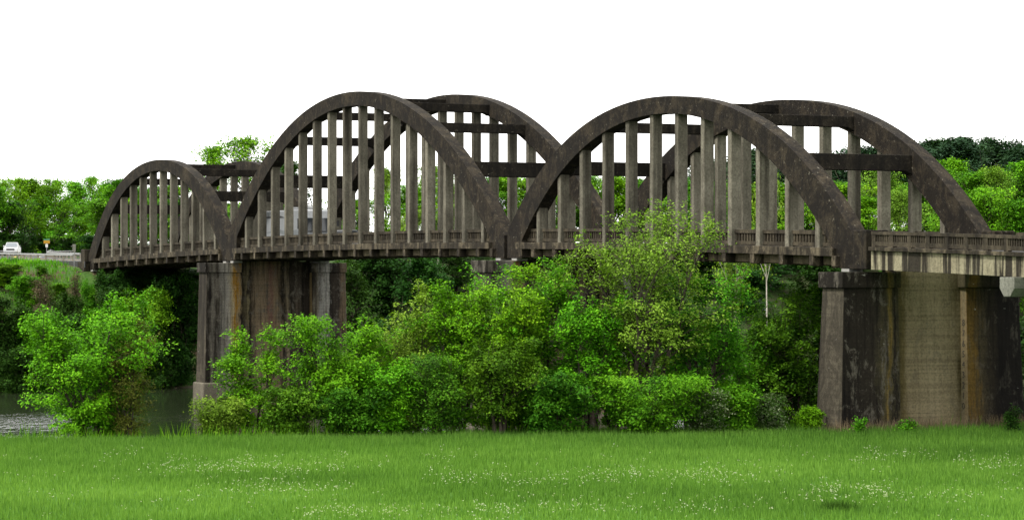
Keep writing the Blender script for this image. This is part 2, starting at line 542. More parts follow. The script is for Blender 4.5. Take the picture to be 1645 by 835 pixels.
def baluster_rail(m, t0, t1, v, gap_at=(), zlo=0.0):
    """Cast railing: top rail, bottom rail, balusters; t in panels."""
    n = max(2, int((t1 - t0) * 2))
    for za, zb, hw in ((0.66, 0.84, 0.13), (0.06 + zlo, 0.24, 0.10)):
        rings = []
        for k in range(n + 1):
            t = t0 + (t1 - t0) * k / n
            z = zc(t); u = t * P
            rings.append([(u, v - hw, z + za), (u, v + hw, z + za), (u, v + hw, z + zb), (u, v - hw, z + zb)])
        m.sweep(rings)
    nb = int((t1 - t0) * P / 0.27)
    for k in range(nb):
        t = t0 + (t1 - t0) * (k + 0.5) / nb
        z = zc(t); u = t * P
        m.box(u - 0.062, u + 0.062, v - 0.07, v + 0.07, z + 0.235, z + 0.665)

def make_span(S, name):
    g = empty(name, parent=bridge)
    tL, tR = S['c'] - S['H'], S['c'] + S['H']
    cols = [S['first'] + S['step'] * k for k in range(S['n'])]
    # ribs
    N = 60
    for dv in (0.0, WC):
        xs = sorted(list(np.linspace(-S['H'], S['H'], N)) + [-S['foot'], -S['foot'] - 0.001, S['foot'], S['foot'] + 0.001])
        rings = []
        for x in xs:
            t = S['c'] + x
            zt = top_z(S, x)
            zb = sof_z(S, x) if abs(x) <= S['foot'] else zc(t) - 1.0
            zb = max(zb, zc(t) - 1.0)
            u = t * P
            rings.append([(u, RIB0 + dv, zb), (u, RIB1 + dv, zb), (u, RIB1 + dv, zt), (u, RIB0 + dv, zt)])
        m = MB(); m.sweep(rings)
        m.build('arch_rib', M['rib'], g, bevel=0.045)
        # hangers
        for t in cols:
            x0, x1 = t - S['c'], t + COLU / P - S['c']
            m = MB()
            h0, h1 = sof_z(S, x0) + 0.12, sof_z(S, x1) + 0.12
            zb = zc(t) - 0.05
            u0, u1 = t * P, t * P + COLU
            a, b = COLV0 + dv, COLV1 + dv
            m.hexa([(u0, a, zb), (u1, a, zb), (u1, b, zb), (u0, b, zb)], [(u0, a, h0), (u1, a, h1), (u1, b, h1), (u0, b, h0)])
            m.build('hanger_column', M['column'], g, bevel=0.04)
        # railing between the hangers
        m = MB()
        stops = [tL + 0.72] + cols + [tR - 0.70]
        for k in range(len(stops) - 1):
            a = stops[k] + (COLU / P if k else 0.0)
            baluster_rail(m, a - 0.01, stops[k + 1] + 0.01, 0.36 + dv)
        m.build('railing', M['rail'], g)
    # struts
    offs = []
    for x, z, d in S['struts']:
        offs += [(x, z, d)] + ([(-x, z, d)] if x else [])
    for x, z, d in offs:
        t = S['c'] + x
        u = t * P
        zz = E + z + S['tilt'] * x
        m = MB()
        v0, v1, hw = RIB1 - 0.06, WC + RIB0 + 0.06, 0.30
        pts = [(v0, zz - d / 2 - 0.22), (v0 + 0.45, zz - d / 2), (v1 - 0.45, zz - d / 2), (v1, zz - d / 2 - 0.22), (v1, zz + d / 2), (v0, zz + d / 2)]
        m.sweep([[(u - hw, p[0], p[1]) for p in pts], [(u + hw, p[0], p[1]) for p in pts]])
        m.build('cross_strut', M['strut'], g, bevel=0.03)
    # deck slab with its kerbs
    rings = []
    n = 28
    a, b = tL + 0.60, tR - 0.60
    for k in range(n + 1):
        t = a + (b - a) * k / n
        z, u = zc(t), t * P
        rings.append([(u, -0.34, z - 0.42), (u, -0.34, z), (u, 1.0, z), (u, 1.0, z - 0.22), (u, WC - 0.3, z - 0.22), (u, WC - 0.3, z), (u, WC + 1.05, z), (u, WC + 1.05, z - 0.42)])
    m = MB(); m.sweep(rings)
    m.build('deck_slab', M['deck'], g, bevel=0.02)
    # edge beams set back under the slab, and floor beams whose ends stand out as brackets
    for v in (0.30, WC + 0.04):
        rings = []
        for k in range(n + 1):
            t = a + (b - a) * k / n
            z, u = zc(t), t * P
            rings.append([(u, v, z - 0.88), (u, v + 0.42, z - 0.88), (u, v + 0.42, z - 0.40), (u, v, z - 0.40)])
        m = MB(); m.sweep(rings)
        m.build('edge_beam', M['beam'], g, bevel=0.02)
    for t in [cols[0] - 0.62] + cols + [cols[-1] + 0.72]:
        z, u = zc(t), t * P + COLU / 2
        m = MB()
        m.prism([(-0.32, z - 0.90), (-0.26, z - 0.95), (WC + 0.97, z - 0.95), (WC + 1.03, z - 0.90), (WC + 1.03, z - 0.40), (-0.32, z - 0.40)], 'x', u - 0.20, u + 0.20)
        m.build('floor_beam', M['deck'], g, bevel=0.02)
    # roadway surface
    m = MB()
    for k in range(n):
        t0, t1 = tL + (tR - tL) * k / n, tL + (tR - tL) * (k + 1) / n
        z0, z1 = zc(t0) - 0.216, zc(t1) - 0.216
        m.add([(t0 * P, 1.01, z0), (t1 * P, 1.01, z1), (t1 * P, WC - 0.31, z1), (t0 * P, WC - 0.31, z0)], [(0, 1, 2, 3)])
    m.build('roadway', M['asphalt'], g)
    # white bearing blocks under the rib feet
    for t in (tL + 0.33, tR - 0.33):
        for dv in (0.0, WC):
            m = MB()
            z, u = zc(t) - 1.0, t * P
            m.box(u - 0.36, u + 0.36, RIB0 + 0.02 + dv, RIB1 - 0.06 + dv, z - 0.16, z + 0.004)
            m.build('bearing_block', M['lime'], g)
    return g

tag(make_span(SPANS[0], 'arch_span'), 'low arch span at the road end of the bridge')
tag(make_span(SPANS[1], 'arch_span'), 'highest and longest arch span of the three')
tag(make_span(SPANS[2], 'arch_span'), 'low arch span nearest the meadow')

def pier_side(name, v0, v1, stops, boards=0.5, white=0.6, off=(0, 0, 0), streak=0.85, mottle=0.85):
    """Stained pier face: bands of growth, run-off and painted shade at fixed places across the face, broken up by noise."""
    t = NT(name)
    sp = t.n.new('ShaderNodeSeparateXYZ')
    t.l.new(t.obj(), sp.inputs[0])
    wob = t.noise(1.0, 5, 0.6, (1.6, 1.6, 0.22), off)
    wob2 = t.noise(1.0, 5, 0.65, (0.8, 3.0, 1.1), off)
    def math_(op, a, b):
        n = t.n.new('ShaderNodeMath'); n.operation = op
        for i, q in enumerate((a, b)):
            if isinstance(q, (int, float)): n.inputs[i].default_value = q
            else: t.l.new(q, n.inputs[i])
        return n.outputs[0]
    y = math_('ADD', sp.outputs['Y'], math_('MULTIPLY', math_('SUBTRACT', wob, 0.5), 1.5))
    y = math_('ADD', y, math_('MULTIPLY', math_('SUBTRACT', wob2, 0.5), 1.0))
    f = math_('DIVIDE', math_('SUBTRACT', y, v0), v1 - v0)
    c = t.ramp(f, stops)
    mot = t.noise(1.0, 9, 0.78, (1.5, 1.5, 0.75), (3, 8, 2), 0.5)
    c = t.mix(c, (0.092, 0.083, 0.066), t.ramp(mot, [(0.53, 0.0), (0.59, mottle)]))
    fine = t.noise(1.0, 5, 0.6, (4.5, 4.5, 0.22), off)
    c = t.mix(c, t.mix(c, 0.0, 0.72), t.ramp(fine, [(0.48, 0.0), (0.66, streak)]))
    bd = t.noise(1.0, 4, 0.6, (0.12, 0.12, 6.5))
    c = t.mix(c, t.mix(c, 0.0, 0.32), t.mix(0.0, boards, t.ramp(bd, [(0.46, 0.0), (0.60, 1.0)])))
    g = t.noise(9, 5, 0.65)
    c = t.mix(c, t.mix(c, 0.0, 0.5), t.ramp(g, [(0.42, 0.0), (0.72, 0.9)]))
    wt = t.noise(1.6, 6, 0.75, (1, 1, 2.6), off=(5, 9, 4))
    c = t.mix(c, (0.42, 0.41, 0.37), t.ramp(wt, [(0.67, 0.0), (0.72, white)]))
    t.base(c, 0.93, 0.12)
    t.bump(t.noise(5.0, 8, 0.7), 0.6, 0.05)
    return t.m

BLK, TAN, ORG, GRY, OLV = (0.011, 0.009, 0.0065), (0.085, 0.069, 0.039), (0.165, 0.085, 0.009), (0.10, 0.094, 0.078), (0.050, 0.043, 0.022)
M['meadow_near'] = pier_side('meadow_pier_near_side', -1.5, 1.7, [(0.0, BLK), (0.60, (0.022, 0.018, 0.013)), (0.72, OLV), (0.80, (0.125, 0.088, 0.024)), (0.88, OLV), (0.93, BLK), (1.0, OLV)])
M['meadow_far'] = pier_side('meadow_pier_far_side', 5.7, 8.9, [(0.0, OLV), (0.05, (0.10, 0.060, 0.014)), (0.16, (0.10, 0.062, 0.014)), (0.26, (0.040, 0.032, 0.017)), (0.42, (0.018, 0.0145, 0.009)), (0.60, (0.006, 0.005, 0.004))], mottle=0.3)  # stains first, then deep shadow painted into the blackened far end
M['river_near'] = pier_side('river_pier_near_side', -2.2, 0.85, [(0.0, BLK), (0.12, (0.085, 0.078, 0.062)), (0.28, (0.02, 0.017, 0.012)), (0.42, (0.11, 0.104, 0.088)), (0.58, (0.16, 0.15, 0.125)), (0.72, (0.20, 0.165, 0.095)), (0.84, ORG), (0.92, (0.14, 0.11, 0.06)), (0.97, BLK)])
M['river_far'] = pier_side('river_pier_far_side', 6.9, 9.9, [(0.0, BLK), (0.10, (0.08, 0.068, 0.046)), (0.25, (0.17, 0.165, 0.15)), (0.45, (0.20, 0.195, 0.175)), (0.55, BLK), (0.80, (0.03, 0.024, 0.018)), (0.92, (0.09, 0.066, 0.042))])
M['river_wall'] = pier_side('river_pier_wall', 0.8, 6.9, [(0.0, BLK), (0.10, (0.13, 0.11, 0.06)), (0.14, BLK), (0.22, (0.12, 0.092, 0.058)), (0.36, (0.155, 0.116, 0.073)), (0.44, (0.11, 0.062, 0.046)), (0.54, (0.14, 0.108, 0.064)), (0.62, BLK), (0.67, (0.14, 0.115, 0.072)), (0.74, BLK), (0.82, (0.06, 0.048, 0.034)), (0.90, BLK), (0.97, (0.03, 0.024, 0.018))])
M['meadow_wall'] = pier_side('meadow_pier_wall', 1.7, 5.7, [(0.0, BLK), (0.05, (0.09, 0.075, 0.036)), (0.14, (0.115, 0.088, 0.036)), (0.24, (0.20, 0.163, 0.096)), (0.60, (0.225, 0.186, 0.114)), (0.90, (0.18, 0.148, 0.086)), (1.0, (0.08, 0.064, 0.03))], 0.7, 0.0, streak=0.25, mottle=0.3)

def block(m, u, hu, v0, v1, z0, z1, bat_u=0.0, bat_v0=0.0, bat_v1=0.0):
    """Tapered block centred on u: batter widens the foot."""
    b = hu + bat_u
    m.hexa([(u - b, v0 - bat_v0, z0), (u + b, v0 - bat_v0, z0), (u + b, v1 + bat_v1, z0), (u - b, v1 + bat_v1, z0)],
           [(u - hu, v0, z1), (u + hu, v0, z1), (u + hu, v1, z1), (u - hu, v1, z1)])

def make_pier(t, va, vb, vc, vd, zbase, river, label):
    g = empty('pier', parent=bridge)
    tag(g, label)
    u = t * P
    ztop = zc(t) - 1.15
    web = 'river_wall' if river else 'meadow_wall'
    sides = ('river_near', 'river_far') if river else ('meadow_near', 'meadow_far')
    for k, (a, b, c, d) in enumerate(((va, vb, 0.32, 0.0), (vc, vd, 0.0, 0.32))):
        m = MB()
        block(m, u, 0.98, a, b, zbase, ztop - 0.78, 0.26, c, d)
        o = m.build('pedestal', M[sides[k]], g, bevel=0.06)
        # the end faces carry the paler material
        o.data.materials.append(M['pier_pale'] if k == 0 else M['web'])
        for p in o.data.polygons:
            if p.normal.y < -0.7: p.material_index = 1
        m = MB()
        block(m, u, 1.12, a - 0.16, b + 0.06, ztop - 0.78, ztop)
        m.build('pier_cap', M[sides[k]], g, bevel=0.04)
        if river:
            m = MB()
            block(m, u, 1.34, a - 0.42 if k == 0 else a - 0.12, b + 0.12 if k == 0 else b + 0.42, -6.0, -1.25, 0.06, 0.06, 0.06)
            m.build('footing', M['footing'], g, bevel=0.10)
    m = MB()
    block(m, u, 0.48, vb - 0.02, vc + 0.02, zbase, ztop + 0.13, 0.14)
    m.build('web_wall', M[web], g, bevel=0.02)
    return g, u, ztop

make_pier(13.30, -2.2, 0.85, 6.9, 9.9, -6.0, True, 'pier standing in the river near the road bank')
make_pier(31.45, -1.9, 1.2, 6.3, 9.4, -6.0, True, 'pier hidden behind the riverside trees')
gD, uD, zD = make_pier(45.25, -1.5, 1.7, 5.7, 8.9, -1.6, False, 'stained pier on the edge of the meadow')

# painted river gauge figures on the far pedestal's return face
for k in range(9):
    cu = bpy.data.curves.new('gauge_numeral', 'FONT')
    cu.body = str(k)
    cu.size = 0.46
    cu.align_x = 'CENTER'
    cu.extrude = 0.004
    tmp = bpy.data.objects.new('figure', cu)
    me = bpy.data.meshes.new_from_object(tmp)
    bpy.data.objects.remove(tmp); bpy.data.curves.remove(cu)
    me.materials.clear(); me.materials.append(M['digit'])
    o = bpy.data.objects.new('gauge_numeral', me)
    COL.objects.link(o)
    o.parent = gD
    zz = 1.0 + 0.52 * k
    o.location = (uD + 0.78, 5.7 - 0.012, zz)
    o.rotation_euler = (math.radians(90), 0, 0)

# abutment at the road end
g = empty('abutment', parent=bridge)
m = MB()
block(m, -1.6, 0.75, -1.3, 9.8, 2.0, zc(-0.4) - 1.12, 0.25)
m.build('abutment_wall', M['pier'], g, bevel=0.05)
for v in (-0.45, WC + 0.15):
    m = MB()
    block(m, -1.85, 0.62, v, v + 1.0, zc(0) - 1.5, zc(0) + 0.95)
    m.build('end_post', M['rail'], g, bevel=0.05)
m = MB()
m.box(-3.0, -0.8, -0.6, WC + 1.3, zc(0) - 1.12, zc(0) - 0.23)
m.build('seat_slab', M['deck'], g)

# approach span at the meadow end
def make_approach():
    g = empty('approach_span', parent=bridge)
    tag(g, 'straight approach span with a pale streaked girder')
    t0, t1 = 45.78, 62.0
    n = 32
    def strip(pts_of, name, mat, bevel=0.0, a=t0, b=t1):
        rings = []
        for k in range(n + 1):
            t = a + (b - a) * k / n
            rings.append([(t * P, v, zc(t) + z) for v, z in pts_of])
        m = MB(); m.sweep(rings)
        return m.build(name, mat, g, bevel=bevel)
    for v0, v1 in ((-0.30, 0.12), (2.4, 2.8), (5.0, 5.4), (WC + 0.55, WC + 0.95)):
        strip([(v0, -1.0), (v1, -1.0), (v1, -0.05), (v0, -0.05)], 'girder', M['fascia'], 0.02)
    strip([(-0.46, -0.07), (-0.46, 0.12), (0.3, 0.12), (0.3, -0.03), (WC + 0.4, -0.03), (WC + 0.4, 0.12), (WC + 1.16, 0.12), (WC + 1.16, -0.07)], 'deck_slab', M['deck'], 0.02)
    strip([(0.31, -0.026), (WC + 0.39, -0.026), (WC + 0.39, -0.024), (0.31, -0.024)], 'roadway', M['asphalt'])
    for v, sgn in ((-0.14, 1), (WC + 0.84, 1)):
        m = MB()
        rings = []
        for za, zb, hw in ((0.17, 0.38, 0.11), (0.72, 0.87, 0.14)):
            rings = []
            for k in range(n + 1):
                t = t0 + (t1 - t0) * k / n
                rings.append([(t * P, v - hw, zc(t) + za), (t * P, v + hw, zc(t) + za), (t * P, v + hw, zc(t) + zb), (t * P, v - hw, zc(t) + zb)])
            m.sweep(rings)
        L = (t1 - t0) * P
        posts = int(L / 1.55)
        for k in range(posts + 1):                      # posts, and the short feet that leave drain slots
            u = t0 * P + 0.15 + k * 1.55
            z = zc(u / P)
            m.box(u - 0.16, u + 0.16, v - 0.115, v + 0.115, z + 0.12, z + 0.73)
        nb = int(L / 0.185)
        for k in range(nb):
            u = t0 * P + 0.1 + k * 0.185
            z = zc(u / P)
            m.box(u - 0.05, u + 0.05, v - 0.07, v + 0.07, z + 0.375, z + 0.725)
        m.build('parapet', M['rail'], g)
    for dv in (0.0, WC):                                # end posts beside the arch feet
        m = MB()
        t = 45.50
        block(m, t * P, 0.58, -0.42 + dv, 0.86 + dv, zc(t) - 1.0, zc(t) + 0.93)
        m.build('end_post', M['rib'], g, bevel=0.05)
    return g
make_approach()

def make_bent(t):
    g = empty('bent', parent=bridge)
    z = zc(t) - 1.0
    u = t * P
    m = MB()
    m.prism([(u - 0.55, z), (u - 0.55, z - 0.50), (u - 0.24, z - 0.88), (u + 0.24, z - 0.88), (u + 0.55, z - 0.50), (u + 0.55, z)], 'y', -0.75, WC + 1.4)
    m.build('bent_cap', M['pale'], g, bevel=0.03)
    for v in (1.9, 6.3):
        m = MB()
        block(m, u, 0.26, v - 0.26, v + 0.26, -1.0, z - 0.86)
        m.build('bent_column', M['pale'], g, bevel=0.03)
    return g
tag(make_bent(49.75), 'pale pile bent with a tapered cap under the approach')
make_bent(56.0)

# ------------------------------------------------------------------ plants
def tube_lists(segs, nside=5):
    """segs: (p, q, r0, r1) -> vertex array (4 per face) of open tubes."""
    out = []
    ang = np.arange(nside) * 2 * np.pi / nside
    for p, q, r0, r1 in segs:
        d = q - p
        L = np.linalg.norm(d)
        if L < 1e-4: continue
        d = d / L
        a = np.cross(d, [0.0, 0.0, 1.0] if abs(d[2]) < 0.9 else [1.0, 0.0, 0.0]); a /= np.linalg.norm(a)
        b = np.cross(d, a)
        ring = np.cos(ang)[:, None] * a + np.sin(ang)[:, None] * b
        A, B = p + ring * r0, q + ring * r1
        for k in range(nside):
            k2 = (k + 1) % nside
            out += [A[k], A[k2], B[k2], B[k]]
    return np.array(out)

def leaves(rng, centers, per, L, spread, flat=0.55, up=0.5, middle=None, asp=0.55, vary=0.35, bend=0.0, tone=None):
    """Diamond leaf faces scattered round clump centres. Returns vertices and one random value per leaf."""
    n = len(centers) * per
    c = np.repeat(centers, per, 0)
    r = rng.normal(0, 1, (n, 3)) * spread * np.array([1, 1, flat])
    pos = c + r
    if bend:                                              # sprays droop at their rims
        pos[:, 2] -= bend * (r[:, 0] ** 2 + r[:, 1] ** 2) / spread
    nrm = rng.normal(0, 1, (n, 3)) * 0.55
    nrm[:, 2] += up
    if middle is not None:
        od = pos - middle
        od /= (np.linalg.norm(od, axis=1, keepdims=True) + 1e-6)
        nrm += od * 0.55
    nrm /= np.linalg.norm(nrm, axis=1, keepdims=True) + 1e-6
    t = rng.normal(0, 1, (n, 3))
    t -= nrm * np.sum(t * nrm, 1, keepdims=True)
    t /= np.linalg.norm(t, axis=1, keepdims=True) + 1e-6
    b = np.cross(nrm, t)
    s = L * rng.uniform(0.6, 1.35, (n, 1))
    q = np.stack([pos - t * s * 0.5, pos + b * s * asp * 0.5 - t * s * 0.05, pos + t * s * 0.5 - nrm * s * 0.12, pos - b * s * asp * 0.5 - t * s * 0.05], 1)
    cl = rng.normal(0, 1, len(centers))
    cl = np.repeat(cl if tone is None else 0.6 * cl + 1.0 * tone, per)
    rnd = np.clip(0.45 + 0.14 * cl + rng.normal(0, vary * 0.5, n), 0, 1)
    return q.reshape(-1, 3), rnd

def grow(seed, h, w, stems=3, branches=11, twigs=5, per=24, L=0.15, spread=0.19, low=0.1, flat=0.5, up=0.8, r0=0.10, splay=0.55, depth=0.85, top=0.5, asp=0.55, fill=1.0, bare=0.0):
    """A plant of height h and width w standing on the origin: stems that fan out, branches, twigs, and tufts of leaves at the twigs."""
    rng = np.random.default_rng(seed)
    R = w * 0.5
    segs, cen, tone = [], [], []
    ph = rng.uniform(0, 6.28, 4)
    def lump(a, f): return 1.0 + 0.26 * math.sin(2 * a + ph[0] + 3 * f) + 0.22 * math.sin(3 * a + ph[1] - 5 * f) + 0.16 * math.sin(9 * f + ph[2] + a)
    def prof(f):                                        # half width at height fraction f
        f = np.clip(f, 0, 1)
        rise = min(1.0, 0.35 + 1.3 * (f - low) / max(0.05, 0.55 - low * 0.5))
        fallo = 1.0 if f < top else math.sqrt(max(0.0, 1 - ((f - top) / (1.02 - top)) ** 2))
        return max(0.12, rise * fallo)
    sc = np.array([1, depth, 1])
    for si in range(stems):
        az = 2 * math.pi * (si + rng.uniform(-0.35, 0.35)) / stems
        out = R * splay * (rng.uniform(0.35, 1.0) if stems > 1 else rng.uniform(0.0, 0.15))
        hs = h * (1.0 - 0.30 * (out / R) ** 1.5) * (rng.uniform(0.66, 0.97) if si else 0.96)
        b0 = np.array([math.cos(az), math.sin(az), 0]) * R * 0.10 * rng.uniform(0.2, 1.0) * (stems > 1)
        tipp = np.array([math.cos(az) * out, math.sin(az) * out * depth, hs])
        n = 9
        pts = []
        wob = rng.normal(0, 0.02 * h, (n + 1, 3)) * np.array([1, 1, 0])
        for k in range(n + 1):
            f = k / n
            p = b0 + (tipp - b0) * np.array([f ** 1.25, f ** 1.25, f]) + wob[k] * min(1, 2 * f) * (1 - 0.6 * f)
            pts.append(p)
        rad = lambda f: r0 * (0.95 * (1 - f) ** 0.8 + 0.06)
        for k in range(n):
            segs.append((pts[k], pts[k + 1], rad(k / n), rad((k + 1) / n)))
        cen.append(pts[-1]); cen.append(pts[-2])
        for sh in range(3):                              # upright shoots
            q0 = pts[-2 - sh]
            q1 = q0 + np.array([rng.normal(0, 0.10) * R, rng.normal(0, 0.10) * R, rng.uniform(0.10, 0.22) * h])
            q1[2] = min(q1[2], h * 1.02)
            segs.append((q0, q1, 0.02, 0.008))
            for g in (0.35, 0.6, 0.85, 1.0): cen.append(q0 + (q1 - q0) * g)
        nb = branches
        for bi in range(nb):
            f = low + (0.97 - low) * ((bi + rng.uniform(0, 1)) / nb) ** 0.85
            x = f * n; k = min(int(x), n - 1)
            p0 = pts[k] + (pts[k + 1] - pts[k]) * (x - k)
            hf = p0[2] / h
            aa = az + rng.normal(0, 1.1) if (stems > 1 and rng.uniform() < 0.62) else rng.uniform(0, 2 * math.pi)
            el = math.radians(rng.uniform(8, 52) + 22 * hf)
            reach = R * prof(min(hf + 0.10, 1.0)) * lump(aa, hf)
            bare_b = bare + (0.55 if rng.uniform() < 0.22 else 0.0)
            tone += [0.0] * (len(cen) - len(tone)); tb = rng.normal(0, 1.0)
            lb = max(0.10 * R, reach * rng.uniform(0.40, 1.0) * (1.38 if rng.uniform() < 0.16 else 1.0) * (0.62 if stems > 1 else 1.0))
            d = np.array([math.cos(aa) * math.cos(el), math.sin(aa) * math.cos(el) * depth, math.sin(el)])
            p2 = p0 + d * lb
            p1 = p0 + d * lb * 0.5 + np.array([0, 0, 0.06 * lb]) + rng.normal(0, 0.03 * lb, 3)
            p2[2] = min(p2[2] - 0.05 * lb, h * 0.99)
            rb = rad(f) * 0.45
            segs.append((p0, p1, rb, rb * 0.7)); segs.append((p1, p2, rb * 0.7, rb * 0.3))
            cen.append(p2)
            for ti in range(twigs):
                g = 0.28 + 0.72 * (ti + rng.uniform(0, 1)) / twigs
                q0 = p0 + (p1 - p0) * (g / 0.5) if g < 0.5 else p1 + (p2 - p1) * ((g - 0.5) / 0.5)
                ta = aa + rng.choice([-1, 1]) * rng.uniform(0.4, 1.5)
                te = el + rng.uniform(-0.5, 0.6)
                lt = lb * rng.uniform(0.22, 0.5) * fill + 0.06 * R
                td = np.array([math.cos(ta) * math.cos(te), math.sin(ta) * math.cos(te) * depth, math.sin(te)])
                q1 = q0 + td * lt
                q1[2] = min(max(q1[2], 0.06), h)
                segs.append((q0, q1, rb * 0.32, rb * 0.16))
                if rng.uniform() < bare_b: continue
                cen.append(q1); cen.append(q0 + (q1 - q0) * rng.uniform(0.4, 0.75))
            tone += [tb] * (len(cen) - len(tone))
    tone += [0.0] * (len(cen) - len(tone))
    cen = np.array(cen)
    middle = np.array([0, 0, h * 0.35])
    v, rnd = leaves(rng, cen, per, L, spread, flat, up, middle, asp, bend=0.25, tone=np.array(tone))
    q = v.reshape(-1, 4, 3)
    keep = q[:, :, 2].min(1) > 0.02
    v = q[keep].reshape(-1, 3); rnd = rnd[keep]
    segs = [(p, q_, max(a_, 0.008), max(b_, 0.006)) for p, q_, a_, b_ in segs]
    thick = [g_ for g_ in segs if g_[2] >= 0.022]
    thin = [g_ for g_ in segs if g_[2] < 0.022]
    tv = np.concatenate([x for x in (tube_lists(thick, 6), tube_lists(thin, 3)) if len(x)])
    tv[:, 2] = np.where(tv[:, 2] < 0.02, -0.25, tv[:, 2])
    return v, rnd, tv

def plant_meshes(args, leaf_mat, bark_mat):
    v, rnd, tv = grow(**args)
    return np_mesh('crown', v, 4, [leaf_mat], rnd), np_mesh('trunk', tv, 4, [bark_mat])

def place_plant(name, meshes, x, y, label, cat, group=None, scale=(1, 1, 1), rz=0.0, dz=0.0):
    r = empty(name, (x, y, gz(x, y) - 0.08 + dz), rz)
    r.scale = scale
    tag(r, label, cat, group)
    for me in meshes:
        o = bpy.data.objects.new(me.name.split('.')[0], me)
        COL.objects.link(o)
        o.parent = r
    return r

def height_for(px, depth, top):
    x, y = at(px, depth)
    z = E + (HOR - top) * depth / FPX
    return x, y, z - gz(x, y) + 0.08

# --- trees and shrubs along the near bank: (pixel column, distance, top row, width in metres, look, label)
def near_plant(px, depth, top_row, w, leaf, seed, label, name='riverside_shrub', cat='shrub', bark_='bark', **kw):
    x, y, h = height_for(px, depth, top_row)
    a = dict(seed=seed, h=h, w=w)
    a.update(kw)
    place_plant(name, plant_meshes(a, F[leaf], M[bark_]), x, y, label, cat)

TREE = dict(name='riverside_tree', cat='tree')
near_plant(146, 126, 458, 7.8, 'bright', 11, 'large rounded green shrub standing alone on the bank at the open water', stems=8, branches=13, twigs=6, r0=0.10, low=0.12, splay=0.80, top=0.34, per=26)
near_plant(206, 125.2, 505, 3.4, 'tan', 12, 'tawny green shrub with budding twigs beside the large lone shrub', stems=6, r0=0.05, low=0.08, L=0.11, per=16)
near_plant(405, 128, 504, 4.2, 'bright', 13, 'slim bright green sapling with dark twin stems before the river pier', stems=3, branches=15, r0=0.085, low=0.16, splay=0.62, top=0.6, per=24, **TREE)
near_plant(352, 126.3, 640, 3.6, 'olive', 14, 'low pale olive shrub at the open end of the thicket', stems=7, branches=8, r0=0.04, low=0.05, L=0.12, per=20)
near_plant(543, 127.5, 508, 6.8, 'bright', 15, 'broad yellow green tree with layered leaves beside the slim sapling', stems=7, branches=13, twigs=6, r0=0.10, low=0.12, splay=0.75, top=0.5, per=26, **TREE)
near_plant(662, 131, 450, 5.8, 'olive', 16, 'olive tipped tree rising right of the broad yellow green tree', stems=5, branches=14, r0=0.10, low=0.14, L=0.14, per=24, **TREE)
near_plant(622, 126.2, 575, 4.4, 'bright', 17, 'round light green shrub in front of the olive tipped tree', stems=6, branches=10, r0=0.06, low=0.06, per=26)
near_plant(702, 126, 570, 4.4, 'shade', 33, 'loose twiggy shrub at the foot of the olive tipped tree', stems=7, r0=0.06, low=0.08, L=0.12, per=16)
near_plant(735, 129.5, 438, 6.6, 'bright', 37, 'leafy green tree between the olive tipped tree and the tall spreading one', stems=5, branches=14, r0=0.10, low=0.12, per=24, **TREE)
near_plant(800, 130, 428, 7.4, 'bright', 18, 'tall spreading green tree in the middle of the thicket under the bridge', stems=7, branches=14, twigs=6, r0=0.13, low=0.14, splay=0.7, top=0.5, **TREE)
near_plant(800, 126.5, 545, 5.6, 'shade', 19, 'dark stemmed low tree in front of the tall spreading one', stems=6, branches=10, r0=0.10, low=0.22, **TREE)
near_plant(872, 132, 416, 7.0, 'bright', 20, 'upright green tree whose tip touches the deck beside the middle pier', stems=5, branches=15, r0=0.10, low=0.10, **TREE)
near_plant(836, 131, 424, 6.4, 'bright', 52, 'light green tree close in front of the middle pier cap', stems=6, branches=14, r0=0.10, low=0.12, splay=0.65, top=0.55, **TREE)
near_plant(938, 129, 470, 5.4, 'bright', 21, 'light green shrub left of the tall airy tree', stems=5, branches=12, r0=0.08, low=0.12)
near_plant(1034, 130, 318, 9.6, 'olive', 22, 'tall airy pale tree rising above the deck in front of the meadow arch', stems=6, branches=15, twigs=5, r0=0.16, low=0.32, splay=0.62, top=0.62, L=0.145, per=23, spread=0.21, **TREE)
near_plant(1118, 131.5, 425, 7.6, 'mid', 23, 'full green tree right of the tall airy tree', stems=6, branches=15, twigs=6, r0=0.12, low=0.10, splay=0.62, top=0.42, **TREE)
near_plant(985, 131, 470, 5.4, 'bright', 38, 'green tree behind the stems of the tall airy tree', stems=4, branches=14, r0=0.09, low=0.10, **TREE)
near_plant(1044, 127, 605, 6.2, 'mid', 24, 'low wide green shrub at the foot of the tall airy tree', stems=7, branches=10, r0=0.05, low=0.02, splay=0.8)
near_plant(1130, 127.4, 628, 2.7, 'blossom', 25, 'small shrub with white blossom left of the second blossoming shrub', stems=6, branches=8, r0=0.04, low=0.05, L=0.10)
near_plant(1183, 128, 622, 2.9, 'mid', 26, 'small green shrub between the two blossoming shrubs', stems=6, branches=8, r0=0.04, low=0.05)
near_plant(1232, 129, 634, 2.6, 'blossom', 27, 'small shrub with white blossom nearest the meadow pier', stems=6, branches=8, r0=0.04, low=0.05, L=0.10)
near_plant(1190, 140, 540, 5.0, 'mid', 39, 'leafy shrub behind the blossoming shrubs at the water', stems=6, branches=11, r0=0.06, low=0.05)
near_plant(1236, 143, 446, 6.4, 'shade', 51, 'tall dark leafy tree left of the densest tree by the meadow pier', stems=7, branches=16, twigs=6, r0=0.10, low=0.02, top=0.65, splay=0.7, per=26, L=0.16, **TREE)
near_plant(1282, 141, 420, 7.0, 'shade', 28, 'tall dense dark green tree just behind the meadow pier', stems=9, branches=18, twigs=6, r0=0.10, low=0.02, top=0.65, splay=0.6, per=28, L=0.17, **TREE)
near_plant(1400, 148, 438, 7.0, 'deep', 29, 'dense dark tree in the shade behind the approach span', stems=6, branches=16, r0=0.12, low=0.02, top=0.65, L=0.2, spread=0.25, **TREE)
